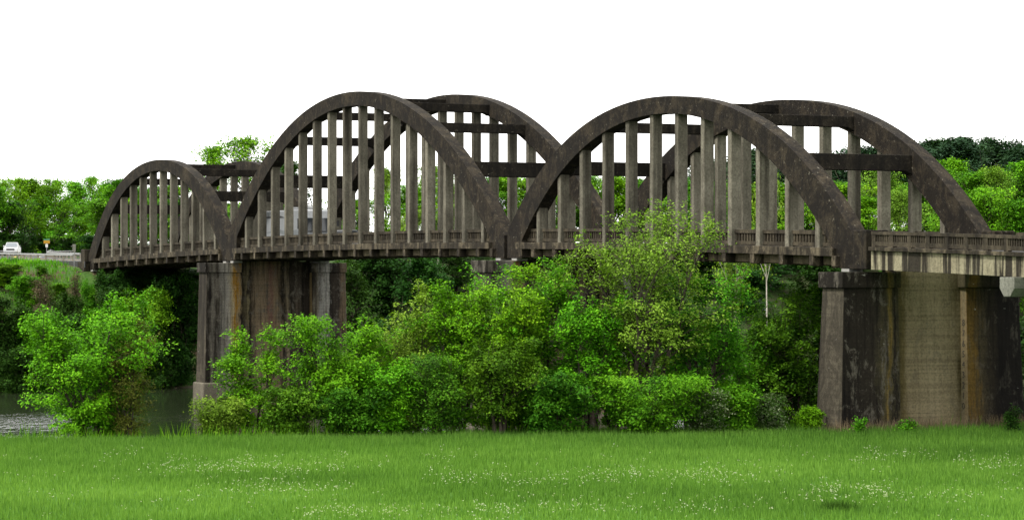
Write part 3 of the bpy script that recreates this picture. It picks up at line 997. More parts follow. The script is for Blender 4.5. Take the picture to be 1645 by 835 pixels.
near_plant(1302, 129.4, 654, 1.5, 'bright', 30, 'small round bright bush at the left foot of the meadow pier', 'bush', 'bush', stems=6, branches=6, twigs=3, r0=0.025, low=0.05, L=0.11, spread=0.13)
near_plant(1384, 126.3, 668, 0.9, 'mid', 31, 'leafy weed growing against the dark face of the meadow pier', 'bush', 'bush', stems=4, branches=4, twigs=2, r0=0.012, low=0.05, L=0.11, spread=0.10, per=7, splay=0.9)
near_plant(1457, 126.6, 668, 0.8, 'mid', 32, 'leafy weed growing at the corner of the pier wall', 'bush', 'bush', stems=4, branches=4, twigs=2, r0=0.012, low=0.05, L=0.11, spread=0.10, per=7, splay=0.9)
near_plant(1626, 127.5, 652, 1.0, 'deep', 34, 'upright weed under the end of the approach span', 'bush', 'bush', stems=5, branches=5, twigs=2, r0=0.015, low=0.05, L=0.12, spread=0.12, per=8, top=0.7)
near_plant(470, 125.8, 625, 3.8, 'shade', 35, 'low green shrub between the slim sapling and the broad tree', stems=6, branches=9, r0=0.05, low=0.05)
near_plant(890, 126.4, 598, 4.4, 'shade', 36, 'low shaded shrub before the wall of the middle pier', stems=7, branches=9, r0=0.05, low=0.05)
near_plant(575, 125.8, 625, 4.4, 'shade', 50, 'low loose shrub at the foot of the broad yellow green tree', stems=7, branches=8, r0=0.04, low=0.03)
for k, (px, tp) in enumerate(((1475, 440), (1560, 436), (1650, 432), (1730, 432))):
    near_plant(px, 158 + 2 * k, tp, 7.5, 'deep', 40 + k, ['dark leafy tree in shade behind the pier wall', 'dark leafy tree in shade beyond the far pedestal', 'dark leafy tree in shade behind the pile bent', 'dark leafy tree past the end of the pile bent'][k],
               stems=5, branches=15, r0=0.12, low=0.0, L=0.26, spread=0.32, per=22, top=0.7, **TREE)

# --- far trees: shared meshes in a few builds
def variants(prefix, n, leaf, bark_, **kw):
    out = []
    for k in range(n):
        a = dict(seed=prefix * 100 + k, h=10.0, w=8.0, stems=1, branches=46, twigs=6, per=30, L=0.27, spread=0.34, low=0.16, r0=0.2, top=0.42)
        a.update(kw)
        out.append(plant_meshes(a, F[leaf], M[bark_]))
    return out
VAR = {
    'bright': variants(1, 5, 'bright', 'bark', per=24),
    'mid': variants(2, 4, 'mid', 'bark'),
    'deep': variants(3, 3, 'deep', 'bark', low=0.03),
    'pine': variants(4, 3, 'pine', 'bark', low=0.22, L=0.38, asp=0.3, spread=0.42, per=36, top=0.45, branches=36, twigs=7),
    'olive': variants(5, 3, 'olive', 'bark', per=17, L=0.26),
    'airy': variants(9, 2, 'bright', 'bark', per=13, L=0.27, branches=34, low=0.3),
    'sycamore': variants(6, 2, 'olive', 'bark_pale', branches=20, twigs=4, per=20, L=0.28, low=0.5, r0=0.15, top=0.7),
    'dense': variants(7, 3, 'deep', 'bark', low=0.0, stems=5, branches=14, L=0.32, spread=0.36, per=24, top=0.6, r0=0.14),
    'bush': variants(8, 3, 'mid', 'bark', low=0.0, stems=6, branches=11, L=0.30, spread=0.34, r0=0.10, top=0.4),
}
rr_ = random.Random(5)
def far_tree(px, depth, top, w, sort, label, group=None, name='tree', cat='tree', dz=0.0):
    for _ in range(60):                                 # nothing grows on the road
        u, v = to_uv(*at(px, depth))
        if u > -8 or abs(v - road_v(u)) > 7.5 + 0.25 * w or v < road_v(u) - 12 or cat == 'bank': break
        depth += 3
    x, y, h = height_for(px, depth, top)
    ms = VAR[sort][rr_.randrange(len(VAR[sort]))]
    h = max(h, 1.0)
    place_plant(name, ms, x, y, label, cat, group, (w / 8.0, w / 8.0, h / 10.0), rr_.uniform(0, 6.28), dz)

# wood behind the road, left of the bridge
LW = 'leafy tree of the wood behind the road left of the bridge'
for px, d, top, w, s in ((-60, 405, 296, 13, 'mid'), (-22, 420, 302, 11, 'mid'), (6, 428, 294, 9, 'airy'), (34, 410, 289, 11, 'bright'), (66, 425, 301, 10, 'mid'), (88, 432, 290, 9, 'airy'), (118, 400, 295, 12, 'bright'), (150, 430, 286, 8, 'airy'), (170, 415, 298, 11, 'mid'), (196, 395, 290, 12, 'mid'), (232, 410, 304, 12, 'mid'), (272, 400, 300, 12, 'mid')):
    far_tree(px, d, top, w, s, LW, 'wood behind the road')
for px, d, top, w, s in ((-40, 425, 330, 10, 'mid'), (15, 420, 326, 10, 'deep'), (60, 400, 318, 10, 'bright'), (98, 380, 326, 9, 'mid'), (135, 352, 328, 9, 'bright'), (172, 348, 322, 9, 'mid'), (210, 350, 320, 9, 'bright'), (250, 345, 322, 9, 'mid'), (290, 340, 325, 9, 'deep')):
    far_tree(px, d, top, w, s, LW, 'wood behind the road')
for px, d, top, w, s in ((-30, 418, 376, 8, 'dense'), (2, 414, 374, 9, 'dense'), (34, 408, 376, 9, 'dense'), (66, 390, 378, 9, 'dense'), (98, 372, 374, 8, 'dense'), (128, 346, 378, 8, 'bush'), (158, 340, 376, 8, 'dense'), (190, 338, 388, 8, 'bush'), (225, 335, 390, 8, 'dense'), (262, 332, 390, 8, 'dense'), (300, 330, 388, 8, 'bush'), (340, 328, 386, 8, 'dense')):
    far_tree(px, d, top, w, s, 'dark bush under the wood behind the road', 'undergrowth behind the road', 'bush', 'bush')
# tall pair above the joint of the first two spans
far_tree(343, 350, 238, 9, 'airy', 'thin crowned tall tree above the joint of the first two spans')
far_tree(398, 345, 224, 12, 'airy', 'full crowned tall tree above the joint of the first two spans')
far_tree(462, 350, 262, 10, 'deep', 'dark crowned tree seen through the left leg of the highest arch')
# wood behind the spans
BW = 'leafy tree of the wood across the river seen between the hangers'
bk = [(330, 300, 340, 9, 'mid'), (372, 310, 330, 9, 'mid'), (425, 300, 330, 9, 'bright'), (480, 315, 335, 9, 'mid'), (530, 300, 338, 9, 'mid'), (575, 310, 322, 9, 'bright'), (618, 315, 272, 6, 'olive'), (655, 305, 300, 9, 'bright'), (690, 315, 268, 8, 'olive'), (730, 300, 300, 9, 'bright'),
      (770, 310, 292, 9, 'mid'), (812, 305, 284, 9, 'mid'), (855, 300, 288, 9, 'bright'), (895, 310, 278, 9, 'bright'), (940, 305, 286, 9, 'mid'), (985, 300, 282, 9, 'bright'), (1030, 310, 290, 9, 'mid'), (1075, 305, 300, 9, 'bright'), (1120, 300, 292, 9, 'mid'), (1165, 310, 296, 9, 'bright'), (1210, 305, 300, 9, 'mid'), (1255, 300, 298, 9, 'bright'), (1300, 310, 292, 9, 'mid'), (1345, 305, 300, 9, 'bright')]
for px, d, top, w, s in bk:
    far_tree(px, d, top, w, s, BW, 'wood across the river')
# pines on the skyline right of the bridge
for px, d, top, w in ((1150, 430, 262, 17), (1205, 425, 246, 18), (1262, 435, 256, 18), (1330, 430, 250, 18), (1392, 425, 240, 18), (1440, 432, 236, 17), (1500, 428, 230, 18), (1548, 425, 226, 18), (1592, 432, 229, 17), (1640, 428, 240, 16), (1690, 430, 236, 18)):
    far_tree(px, d, top, w, 'pine', 'dark pine on the skyline right of the bridge', 'dark pines on the skyline', 'pine_tree')
# bright trees below the pines
RW = 'bright leafy tree below the pines at the far bank on the right'
for px, d, top, w, s in ((1365, 330, 296, 10, 'mid'), (1425, 315, 268, 7, 'olive'), (1462, 330, 300, 9, 'bright'), (1500, 335, 272, 10, 'mid'), (1534, 340, 258, 8, 'bright'), (1566, 330, 278, 10, 'mid'), (1600, 325, 270, 7, 'olive'), (1625, 335, 286, 10, 'mid'), (1652, 330, 262, 9, 'bright'), (1700, 330, 262, 11, 'mid'), (1760, 332, 266, 11, 'bright'), (1820, 330, 262, 11, 'mid'), (1880, 332, 268, 11, 'bright'), (1940, 330, 262, 12, 'mid')):
    far_tree(px, d, top, w, s, RW, 'bright trees below the pines')
for px, d, top, w, s in ((1385, 300, 318, 8, 'bright'), (1445, 298, 308, 6, 'olive'), (1490, 300, 330, 8, 'olive'), (1535, 296, 322, 9, 'mid'), (1585, 298, 306, 8, 'bright'), (1635, 296, 326, 9, 'mid'), (1690, 296, 312, 10, 'mid'), (1745, 296, 316, 10, 'bright'), (1800, 296, 312, 10, 'mid'), (1860, 296, 318, 10, 'mid')):
    far_tree(px, d, top, w, s, RW, 'bright trees below the pines')
# growth on the far bank under the deck, its shade put into the leaf colour
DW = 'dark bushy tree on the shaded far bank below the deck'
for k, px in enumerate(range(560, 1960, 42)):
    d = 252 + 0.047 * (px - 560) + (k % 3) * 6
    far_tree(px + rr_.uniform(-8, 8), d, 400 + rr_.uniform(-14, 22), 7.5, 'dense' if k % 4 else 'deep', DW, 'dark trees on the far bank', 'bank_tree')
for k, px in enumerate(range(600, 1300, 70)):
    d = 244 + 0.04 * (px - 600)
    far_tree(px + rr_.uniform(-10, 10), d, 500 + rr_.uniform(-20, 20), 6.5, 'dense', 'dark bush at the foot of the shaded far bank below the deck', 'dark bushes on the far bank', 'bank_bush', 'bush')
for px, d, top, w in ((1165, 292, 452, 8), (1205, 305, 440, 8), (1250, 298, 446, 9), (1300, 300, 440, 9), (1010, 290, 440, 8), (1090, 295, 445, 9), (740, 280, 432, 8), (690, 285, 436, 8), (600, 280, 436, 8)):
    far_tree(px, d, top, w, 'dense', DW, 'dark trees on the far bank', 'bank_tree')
# growth on the bank left of the river pier
for px, d, top, w, s, lab in ((192, 240, 462, 5, 'dense', 'dark bush under the low arch span nearest the road bank'), (232, 238, 446, 6, 'bush', 'green bush on the bank below the low arch span'), (285, 240, 440, 6.5, 'dense', 'large dark bush beside the river pier below the low arch span'),
                              (318, 246, 452, 5, 'dense', 'dark bush half hidden by the river pier'), (160, 237, 500, 5, 'bush', 'green bush on the bank behind the large lone shrub'), (105, 236, 505, 5.5, 'dense', 'dark bush low on the bank left of the large lone shrub'),
                              (52, 233, 492, 5.5, 'bush', 'mid green bush low on the bank below the guardrail'), (8, 232, 470, 6, 'dense', 'dark bush at the left end of the far bank'), (-40, 232, 455, 6, 'dense', 'dark bush past the left end of the far bank'),
                              (8, 246, 417, 4.6, 'bush', 'tall green bush below the white pickup truck'), (44, 243, 436, 4, 'bush', 'leafy bush right of the tall bush below the pickup'), (-30, 248, 412, 5, 'bush', 'green bush before the bend of the road'), (96, 246, 452, 3, 'bush', 'small green bush between the two brown tangles'), (143, 242, 447, 2.6, 'bush', 'small green bush below the marker plate'), (66, 250, 424, 2.2, 'bush', 'small leafy bush on the slope under the road sign'), (108, 238, 470, 4, 'dense', 'dark bush on the slope behind the large lone shrub'),
                              (118, 232, 545, 4, 'dense', 'dark low bush by the riprap at the waterline'), (30, 230, 555, 5, 'dense', 'dark low bush overhanging the water at far left'), (255, 238, 520, 5, 'dense', 'dark low bush above the rocks beside the river pier')):
    far_tree(px, d, top, w, s, lab, None, 'bank_bush', 'bush')
# brown tangles on that bank
def tangle(px, d, top, w, seed, label):
    x, y, h = height_for(px, d, top)
    a = dict(seed=seed, h=h, w=w, stems=7, branches=9, twigs=5, per=7, L=0.26, spread=0.25, low=0.0, r0=0.06, asp=0.16, bare=0.3)
    place_plant('dry_bush', plant_meshes(a, F['dry'], M['bark']), x, y, label, 'bush')
for px, d, top, w, lab in ((182, 244, 434, 5, 'dark bush close under the end of the low arch span'), (222, 248, 431, 6, 'dark bush under the deck of the low arch span'), (262, 251, 430, 6, 'dark bush under the deck left of the river pier'), (303, 253, 431, 6, 'dark bush under the deck right against the river pier'), (345, 256, 430, 6, 'dark bush in the shade behind the river pier')):
    far_tree(px, d, top, w, 'dense', lab, None, 'bank_bush', 'bush')
tangle(70, 240, 432, 2.8, 71, 'brown tangle of dry vines on the grassy slope below the guardrail')
tangle(121, 243, 430, 1.5, 72, 'small brown dry bush on the slope before the abutment')
# pale trunked trees on the far bank
for px, d, top, lab in ((660, 262, 340, 'pale trunked slender tree under the middle of the highest arch'), (702, 266, 350, 'pale trunked leaning tree right of the slender one'), (1232, 262, 285, 'pale trunked tree on the far bank left of the meadow pier'), (1182, 268, 400, 'thin pale trunked tree beside the grey shed')):
    far_tree(px, d, top, 6, 'sycamore', lab, None, 'pale_tree')

# ------------------------------------------------------------------ meadow grass, flowers, weeds, rocks
def stuff(name, me, label, cat):
    o = bpy.data.objects.new(name, me)
    COL.objects.link(o)
    tag(o, label, cat, kind='stuff')
    return o

def value_noise(rng, n=64):
    g = rng.uniform(0, 1, (n, n))
    def f(x, y):
        xi, yi = np.floor(x).astype(int), np.floor(y).astype(int)
        fx, fy = x - xi, y - yi
        fx, fy = fx * fx * (3 - 2 * fx), fy * fy * (3 - 2 * fy)
        a = g[xi % n, yi % n]; b = g[(xi + 1) % n, yi % n]; c = g[xi % n, (yi + 1) % n]; d = g[(xi + 1) % n, (yi + 1) % n]
        return (a * (1 - fx) + b * fx) * (1 - fy) + (c * (1 - fx) + d * fx) * fy
    return f

rng = np.random.default_rng(3)
vn, vn2 = value_noise(rng), value_noise(rng)

def blades(xs, ys, zs, hs, ws, rng, lean=0.28):
    n = len(xs)
    a = rng.uniform(0, np.pi * 2, n)
    la = rng.uniform(0, np.pi * 2, n)
    ln = rng.uniform(0.05, lean, n) * hs
    base = np.stack([xs, ys, zs - 0.03], -1)
    sx = np.stack([np.cos(a), np.sin(a), np.zeros(n)], -1) * ws[:, None] * 0.5
    tip = base + np.stack([np.cos(la) * ln, np.sin(la) * ln, hs + 0.03], -1)
    return np.stack([base - sx, base + sx, tip], 1).reshape(-1, 3)

def make_grass():
    n = 400000
    y = 74 + (137 - 74) * rng.uniform(0, 1, n) ** 0.9
    x = rng.uniform(-1, 1, n) * (0.205 * y + 8.0)
    d = np.stack([x - O.x, y - O.y], -1)
    u = d[:, 0] * UX.x + d[:, 1] * UX.y
    v = d[:, 0] * VX.x + d[:, 1] * VX.y
    s = u - edge_u(v)
    k = (s > -1.6 + 0.8 * vn(x * 0.5, y * 0.5)) & ~((np.abs(u - uD) < 1.6) & (v > -2.2) & (v < 9.6))
    x, y, u, v = x[k], y[k], u[k], v[k]
    z = ground(u, v)
    p1 = vn(x * 0.11 + 9, y * 0.16 + 4)
    p2 = vn2(x * 0.5, y * 0.6)
    h = 0.17 + 0.16 * p1 + 0.09 * p2 + rng.normal(0, 0.05, len(x))
    h *= 0.75 + 0.5 * smooth((y - 92) / 32)
    h = np.clip(h, 0.1, 0.8)
    w = rng.uniform(0.03, 0.065, len(x))
    rnd = np.clip(0.72 - 0.38 * p1 + 0.18 * (p2 - 0.5) - 0.22 * smooth((y - 100) / 26) + rng.normal(0, 0.16, len(x)), 0, 1)
    stuff('meadow_grass', np_mesh('meadow_grass', blades(x, y, z, h, w, rng), 3, [F['grass']], rnd), 'bright green long grass covering the meadow', 'grass')
make_grass()

def make_flowers():
    spots = []
    def band(px0, px1, py0, py1, n):
        px = rng.uniform(px0, px1, n); py = rng.uniform(py0, py1, n)
        spots.append((px, py))
    band(250, 520, 738, 756, 240); band(330, 545, 774, 792, 150); band(700, 920, 760, 776, 150); band(960, 1215, 752, 770, 260)
    band(1320, 1430, 776, 788, 110); band(1560, 1645, 733, 752, 90); band(480, 840, 812, 828, 200); band(820, 1200, 800, 822, 160)
    band(1360, 1450, 727, 736, 70); band(0, 1645, 720, 835, 420); band(120, 300, 724, 745, 30); band(1280, 1645, 786, 800, 130); band(690, 720, 722, 746, 16)
    px = np.concatenate([s[0] for s in spots]); py = np.concatenate([s[1] for s in spots])
    px += rng.normal(0, 26, len(px)); py += rng.normal(0, 3.5, len(px))
    py = np.clip(py, 716, 840)
    keep = rng.uniform(0, 1, len(px)) < 0.34
    px, py = px[keep], py[keep]
    d = FPX * (E - 0.42) / (py - HOR)
    cl = rng.integers(2, 5, len(d))
    x0, y0 = np.repeat((px - 822.5) / FPX * d, cl), np.repeat(d, cl)
    x0 = x0 + rng.normal(0, 0.16, len(x0)); y0 = y0 + rng.normal(0, 0.5, len(x0))
    hgt = rng.uniform(0.32, 0.58, len(x0))
    c = np.stack([x0, y0, hgt], -1)
    v, rnd = leaves(rng, c, 3, 0.035, 0.02, 0.6, 0.3, None, 0.9)
    stuff('wildflowers', np_mesh('wildflowers', v, 4, [F['flower']], rnd), 'small white wildflowers scattered in bands over the meadow', 'wildflowers')
    return x0, y0
make_flowers()

def make_weeds():
    n = 9000
    v = rng.uniform(-60, 30, n)
    u = edge_u(v) + rng.uniform(-2.6, 0.6, n)
    k = vn2(v * 0.7, u * 0.7) > 0.35
    u, v = u[k], v[k]
    pos = np.stack([O.x + UX.x * u + VX.x * v, O.y + UX.y * u + VX.y * v], -1)
    z = ground(u, v)
    h = rng.uniform(0.3, 1.0, len(u)) * (0.5 + 0.8 * vn(v * 0.4, u * 0.4))
    bl = blades(pos[:, 0], pos[:, 1], z, h, rng.uniform(0.03, 0.07, len(u)), rng, 0.5)
    stuff('tall_weeds', np_mesh('tall_weeds', bl, 3, [F['mid']], rng.uniform(0, 1, len(u))), 'ragged green weeds along the edge of the meadow', 'weeds')
    n = 3500
    v = rng.uniform(-3.0, 14, n); u = uD + 1.25 + np.abs(rng.normal(0, 0.75, n))
    pos = np.stack([O.x + UX.x * u + VX.x * v, O.y + UX.y * u + VX.y * v], -1)
    z = ground(u, v)
    h = rng.uniform(0.25, 0.85, n)
    bl = blades(pos[:, 0], pos[:, 1], z, h, rng.uniform(0.02, 0.045, n), rng, 0.6)
    stuff('dry_weeds', np_mesh('dry_weeds', bl, 3, [F['dry']], rng.uniform(0, 1, n)), 'dry pinkish brown weeds along the foot of the meadow pier', 'weeds')
    # grass and brambles on the far bank
    n = 60000
    v = rng.uniform(-45, 4, n); u = rng.uniform(-110, 15, n)
    ok = v < road_v(u) - 5.2
    u, v = u[ok], v[ok]
    pos = np.stack([O.x + UX.x * u + VX.x * v, O.y + UX.y * u + VX.y * v], -1)
    z = ground(u, v)
    k = z > -2.0
    pos, z, u, v = pos[k], z[k], u[k], v[k]
    h = rng.uniform(0.15, 0.5, len(z)) * (0.5 + vn(u * 0.3, v * 0.3))
    bl = blades(pos[:, 0], pos[:, 1], z, h, rng.uniform(0.08, 0.16, len(z)), rng, 0.5)
    stuff('bank_grass', np_mesh('bank_grass', bl, 3, [F['mid']], np.clip(vn2(u * 0.25, v * 0.25) + rng.normal(0, 0.15, len(z)), 0, 1)), 'rough green grass on the road embankment', 'grass')
make_weeds()

def make_tuft():
    x, y = at(1347, FPX * E / (822 - HOR))
    n = 420
    a = rng.normal(0, 0.30, n); b = rng.normal(0, 0.24, n)
    a, b = np.clip(a, -0.7, 0.7), np.clip(b, -0.55, 0.55)
    bl = blades(a, b, np.zeros(n), rng.uniform(0.2, 0.5, n), rng.uniform(0.03, 0.05, n), rng, 0.7)
    me = np_mesh('grass_tuft', bl, 3, [F['deep']], rng.uniform(0.3, 1, n))
    o = bpy.data.objects.new('grass_tuft', me)
    COL.objects.link(o); o.location = (x, y, gz(x, y))
    tag(o, 'darker clump of coarse grass standing in the meadow', 'grass tuft')
make_tuft()

def rock_mesh(seed):
    bm = bmesh.new()
    bmesh.ops.create_icosphere(bm, subdivisions=2, radius=0.5)
    r = random.Random(seed)
    pl = [(Vector((r.gauss(0, 1), r.gauss(0, 1), r.gauss(0, 1))).normalized(), r.uniform(0.24, 0.42)) for _ in range(9)]
    for vtx in bm.verts:
        for nrm, dist in pl:
            d = vtx.co.dot(nrm) - dist
            if d > 0: vtx.co -= nrm * d * 0.92
        vtx.co += Vector((r.gauss(0, 1), r.gauss(0, 1), r.gauss(0, 1))) * 0.012
    vs = np.array([v.co[:] for v in bm.verts]); fs = [[v.index for v in f.verts] for f in bm.faces]
    bm.free()
    return vs, fs
ROCKS = [rock_mesh(k) for k in range(6)]
def make_rocks():
    r = random.Random(8)
    big = []
    for v in np.arange(-48, 85, 0.62):
        uf = 16.0 - 0.1 * min(max(v, -60), 90) + 1.3 * math.sin(v * 0.21)
        for _ in range(2):
            u = uf + r.uniform(-2.6, 0.9)
            p = loc(u, v + r.uniform(-0.4, 0.4)); z = float(ground(u, v))
            if z < -3.6: continue
            s = r.uniform(0.35, 1.0)
            big.append((p.x, p.y, z + s * 0.12, s))
    m = MB()
    for x, y, z, s in big:
        vs, fs = ROCKS[r.randrange(6)]
        a = r.uniform(0, 6.28)
        R = np.array([[math.cos(a), -math.sin(a), 0], [math.sin(a), math.cos(a), 0], [0, 0, 1]])
        q = (vs * np.array([s * 1.4, s, s * 0.75])) @ R.T + np.array([x, y, z])
        m.add(q.tolist(), fs)
    o = m.build('riprap', M['rock'])
    tag(o, 'brown riprap rubble along the far waterline', 'riprap', kind='stuff')
    # a few pale ledges standing out on the far bank
    for px, py, w, lab in ((1200, 548, 1.0, 'pale flat boulder on the far bank below the grey shed'), (1224, 552, 0.6, 'small pale boulder right of the flat one'), (1172, 606, 1.2, 'broad pale boulder at the waterline between the shrubs'), (1200, 609, 0.8, 'smaller pale boulder at the waterline')):
        d = 268 - (py - 548) * 0.1
        x, y = at(px, d)
        vs, fs = ROCKS[r.randrange(6)]
        m = MB(); m.add((vs * np.array([w * 1.3, w, w * 0.6])).tolist(), fs)
        o = m.build('boulder', M['footing'])
        o.location = (x, y, E - (py - HOR) * d / FPX)
        o.location.z = max(o.location.z, gz(x, y))
        tag(o, lab, 'boulder')
make_rocks()

# ------------------------------------------------------------------ small things on and beside the road
def along_road(u, off):
    v = road_v(u)
    return loc(u, v + off, float(road_z(u)))

def make_guardrail(u0, u1, off, label, step=3.8):
    base = along_road(u0, off)
    g = empty('guardrail', base)
    tag(g, label, 'guardrail', 'guardrails of the bend')
    us = np.arange(u0, u1 + 0.01, step)
    m = MB()
    prof = [(-0.04, 0.54), (0.05, 0.57), (-0.02, 0.61), (0.05, 0.65), (-0.04, 0.69), (-0.08, 0.69), (-0.08, 0.54)]
    rings = []
    for u in us:
        p = along_road(u, off) - base
        rings.append([(p.x + VX.x * a, p.y + VX.y * a, p.z + z) for a, z in prof])
    m.sweep(rings)
    m.build('beam', M['galv'], g)
    for u in us:
        p = along_road(u, off) - base
        m = MB()
        m.box(p.x - 0.1, p.x + 0.1, p.y + 0.12 - 0.1, p.y + 0.12 + 0.1, p.z - 0.5, p.z + 0.66)
        m.build('post', M['post'], g)
make_guardrail(-150, -3.4, -4.45, 'steel guardrail on the embankment edge before the abutment')
make_guardrail(-150, -42, 4.45, 'steel guardrail on the far side of the bend behind the pickup')
make_guardrail(-38, -3.4, 4.75, 'short steel guardrail on the far side next to the bridge end')

def make_sign():
    x, y = at(75, 330)
    z0 = gz(x, y)
    zt = E + (HOR - 384) * 330 / FPX
    g = empty('road_sign', (x, y, z0), math.radians(-8))
    tag(g, 'yellow road sign with a green strip on top beside the bend', 'sign')
    m = MB(); m.tube((0, 0.04, -0.3), (0, 0.04, zt - z0), 0.04); m.build('post', M['galv'], g)
    m = MB(); m.box(-0.40, 0.40, -0.01, 0.01, zt - z0 - 0.55, zt - z0 - 0.16); m.build('yellow_plate', M['sign_yellow'], g)
    m = MB(); m.box(-0.40, 0.40, -0.01, 0.01, zt - z0 - 0.15, zt - z0 + 0.02); m.build('green_plate', M['sign_green'], g)
    m = MB(); m.box(-0.16, 0.16, -0.01, 0.01, zt - z0 - 1.02, zt - z0 - 0.60); m.build('white_plate', M['paint_white'], g)
    p = loc(-3.2, -0.9)
    z0 = float(ground(-3.2, -0.9))
    g = empty('marker_sign', (p.x, p.y, z0))
    tag(g, 'narrow pale marker plate on a post at the bridge end', 'sign')
    zt = E + (HOR - 392) / 16.7
    m = MB(); m.tube((0, 0.05, -0.3), (0, 0.05, zt - z0), 0.03); m.build('post', M['galv'], g)
    m = MB(); m.box(-0.16, 0.16, 0.0, 0.02, zt - z0 - 0.75, zt - z0); m.build('plate', M['pale'], g)
make_sign()

def wheel(g, x, y, z, r=0.37, w=0.24):
    m = MB(); m.tube((x, y - w / 2, z), (x, y + w / 2, z), r, n=20)
    t = m.build('wheel', M['tyre'], g, bevel=0.03)
    m = MB(); m.tube((x, y - w / 2 - 0.012, z), (x, y + w / 2 + 0.012, z), r * 0.62, n=16)
    m.build('rim', M['rim'], t)

def make_pickup():
    u = -124.5
    p = along_road(u, -1.8)
    tang = loc(u + 1, road_v(u + 1)) - loc(u - 1, road_v(u - 1))
    rz = math.atan2(tang.y, tang.x)
    g = empty('pickup_truck', p, rz)
    tag(g, 'white pickup truck driving round the bend towards the bridge', 'pickup truck')
    # local x forward
    m = MB()
    m.prism([(2.75, 0.45), (2.85, 0.62), (2.85, 0.98), (2.70, 1.14), (1.35, 1.24), (-2.9, 1.24), (-2.95, 0.55), (-2.6, 0.45)], 'y', -0.98, 0.98)
    m.build('body', M['car_white'], g, bevel=0.07)
    m = MB()
    m.hexa([(-1.0, -0.93, 1.2), (1.4, -0.93, 1.2), (1.4, 0.93, 1.2), (-1.0, 0.93, 1.2)], [(-0.8, -0.74, 1.9), (0.55, -0.74, 1.9), (0.55, 0.74, 1.9), (-0.8, 0.74, 1.9)])
    m.build('cab', M['car_white'], g, bevel=0.06)
    m = MB()
    m.hexa([(1.32, -0.82, 1.27), (1.40, -0.82, 1.27), (1.40, 0.82, 1.27), (1.32, 0.82, 1.27)], [(0.56, -0.68, 1.84), (0.63, -0.68, 1.84), (0.63, 0.68, 1.84), (0.56, 0.68, 1.84)])
    m.build('windshield', M['glass_pale'], g)
    for s in (-1, 1):
        m = MB()
        q = [(-0.75, 1.30), (1.05, 1.30), (0.48, 1.80), (-0.65, 1.80)]
        a = [(px, s * (0.945 - (pz - 1.2) * 0.272), pz) for px, pz in q]
        b = [(px, s * (0.915 - (pz - 1.2) * 0.272), pz) for px, pz in q]
        m.sweep([a, b]); m.build('side_window', M['glass'], g)
        m = MB(); m.box(2.78, 2.875, s * 0.78 - 0.17, s * 0.78 + 0.17, 0.82, 1.02); m.build('headlight', M['lamp'], g)
        m = MB(); m.box(0.95, 1.08, s * 1.06 - 0.12, s * 1.06 + 0.12, 1.25, 1.46); m.build('mirror', M['car_white'], g)
        for wx in (1.75, -1.85):
            wheel(g, wx, s * 0.86, 0.38)
    m = MB(); m.box(2.80, 2.868, -0.56, 0.56, 0.78, 1.0); m.build('grille', M['black'], g)
    m = MB(); m.box(2.78, 2.97, -0.95, 0.95, 0.48, 0.68); m.build('bumper', M['car_white'], g, bevel=0.03)
make_pickup()

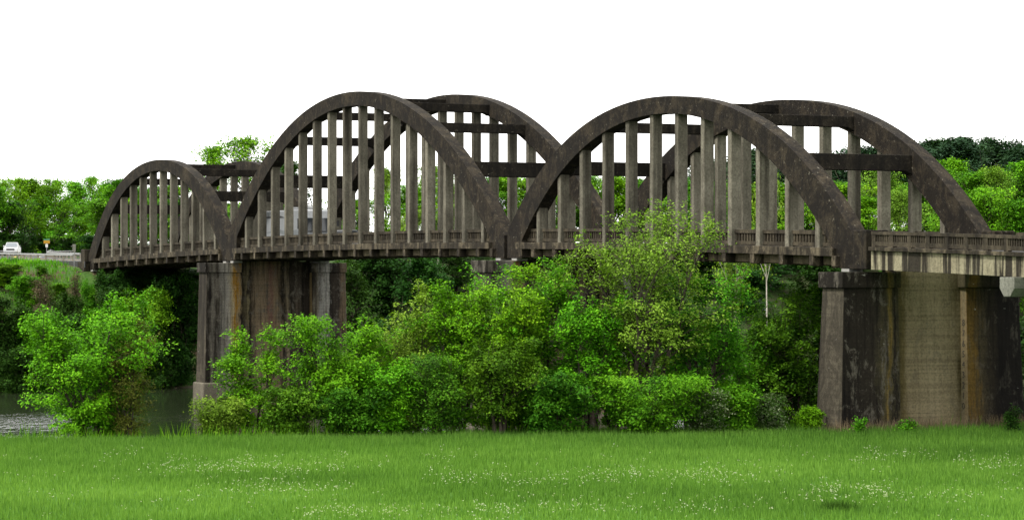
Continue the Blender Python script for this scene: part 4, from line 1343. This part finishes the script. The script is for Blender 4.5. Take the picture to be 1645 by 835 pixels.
def make_motorhome():
    u = 18.2 * P
    t = 18.2
    g = empty('motorhome', loc(u, 2.45, zc(t) - 0.21), -PHI)
    tag(g, 'white and grey motorhome crossing the bridge behind the hangers of the highest arch', 'motorhome')
    H, L = 3.05, 9.2
    m = MB()
    m.prism([(0.0, 0.55), (0.10, 1.1), (-0.12, 2.35), (-0.45, H - 0.1), (-0.8, H), (-L, H), (-L, 0.55)], 'y', -1.22, 1.22)
    m.build('body', M['motorhome'], g, bevel=0.08)
    m = MB()
    m.prism([(0.115, 1.32), (0.125, 1.36), (-0.105, 2.38), (-0.14, 2.38)], 'y', -1.08, 1.08)
    m.build('windshield', M['glass'], g)
    m = MB(); m.box(-0.02, 0.14, -1.1, 1.1, 0.5, 0.78); m.build('bumper', M['car_grey'], g, bevel=0.03)
    for s in (-1, 1):
        for x0, x1, z0, z1 in ((-1.75, -0.75, 1.55, 2.35), (-4.2, -2.9, 1.65, 2.3), (-7.6, -6.3, 1.65, 2.3)):
            m = MB(); m.box(x0, x1, s * 1.225 - 0.012, s * 1.225 + 0.012, z0, z1); m.build('side_window', M['glass'], g)
        m = MB()
        m.prism([(-L + 0.1, 0.80), (-0.9, 0.80), (-0.4, 1.2), (-2.0, 1.52), (-3.6, 1.30), (-6.2, 1.62), (-L + 0.1, 1.30), (-6.0, 1.30), (-3.8, 1.02), (-L + 0.1, 1.0)], 'y', s * 1.225 - 0.008, s * 1.225 + 0.008)
        m.build('stripe', M['car_grey'], g)
        m = MB(); m.prism([(-L + 0.3, 2.62), (-5.4, 2.62), (-4.6, 2.46), (-L + 0.3, 2.46)], 'y', s * 1.224 - 0.008, s * 1.224 + 0.008); m.build('stripe', M['black'], g)
        m = MB(); m.box(0.02, 0.145, s * 0.9 - 0.18, s * 0.9 + 0.18, 0.86, 1.08); m.build('headlight', M['lamp'], g)
        m = MB(); m.box(0.0, 0.22, s * 1.38 - 0.1, s * 1.38 + 0.1, 1.75, 2.2); m.build('mirror', M['black'], g)
        for wx in (-1.55, -6.6):
            wheel(g, wx, s * 1.05, 0.46, 0.46, 0.3)
    for x in (-2.4, -6.4):
        m = MB(); m.box(x - 0.5, x + 0.5, -0.45, 0.45, H, H + 0.28); m.build('roof_unit', M['car_white'], g, bevel=0.06)
make_motorhome()

def make_car():
    t = 17.5
    g = empty('car', loc(t * P, 5.3, zc(t) - 0.21), math.pi - PHI)
    tag(g, 'white car in the far lane beyond the motorhome, mostly hidden by the hangers', 'car')
    m = MB()
    m.prism([(2.2, 0.32), (2.3, 0.55), (2.15, 0.82), (1.1, 0.95), (-1.9, 0.98), (-2.25, 0.88), (-2.25, 0.35)], 'y', -0.9, 0.9)
    m.build('body', M['car_white'], g, bevel=0.08)
    m = MB()
    m.hexa([(-1.75, -0.82, 0.93), (1.15, -0.82, 0.93), (1.15, 0.82, 0.93), (-1.75, 0.82, 0.93)], [(-1.2, -0.62, 1.46), (0.35, -0.62, 1.46), (0.35, 0.62, 1.46), (-1.2, 0.62, 1.46)])
    m.build('cabin', M['glass'], g, bevel=0.04)
    m = MB(); m.box(-1.15, 0.3, -0.6, 0.6, 1.45, 1.49); m.build('roof', M['car_white'], g, bevel=0.02)
    for s in (-1, 1):
        m = MB(); m.box(2.1, 2.27, s * 0.66 - 0.16, s * 0.66 + 0.16, 0.6, 0.76); m.build('headlight', M['lamp'], g)
        for wx in (1.35, -1.35): wheel(g, wx, s * 0.8, 0.33, 0.33, 0.2)
make_car()

def make_shed():
    x, y = at(1207, 285)
    z = gz(x, y)
    zt = E - (474 - HOR) * 285 / FPX
    g = empty('shed', (x, y, zt - 2.6), math.radians(20))
    tag(g, 'small grey shed half hidden by trees on the far bank', 'shed')
    m = MB(); m.box(-1.1, 1.1, -1.4, 1.4, min(z - zt + 2.0, -0.4), 1.7); m.build('wall', M['shed_wall'], g)
    m = MB(); m.prism([(-1.35, 1.66), (1.35, 1.66), (0, 2.55)], 'y', -1.6, 1.6); m.build('roof', M['shed_roof'], g)
    m = MB(); m.box(-0.4, 0.4, -1.43, -1.40, 0.7, 1.3); m.build('window', M['glass'], g)
make_shed()
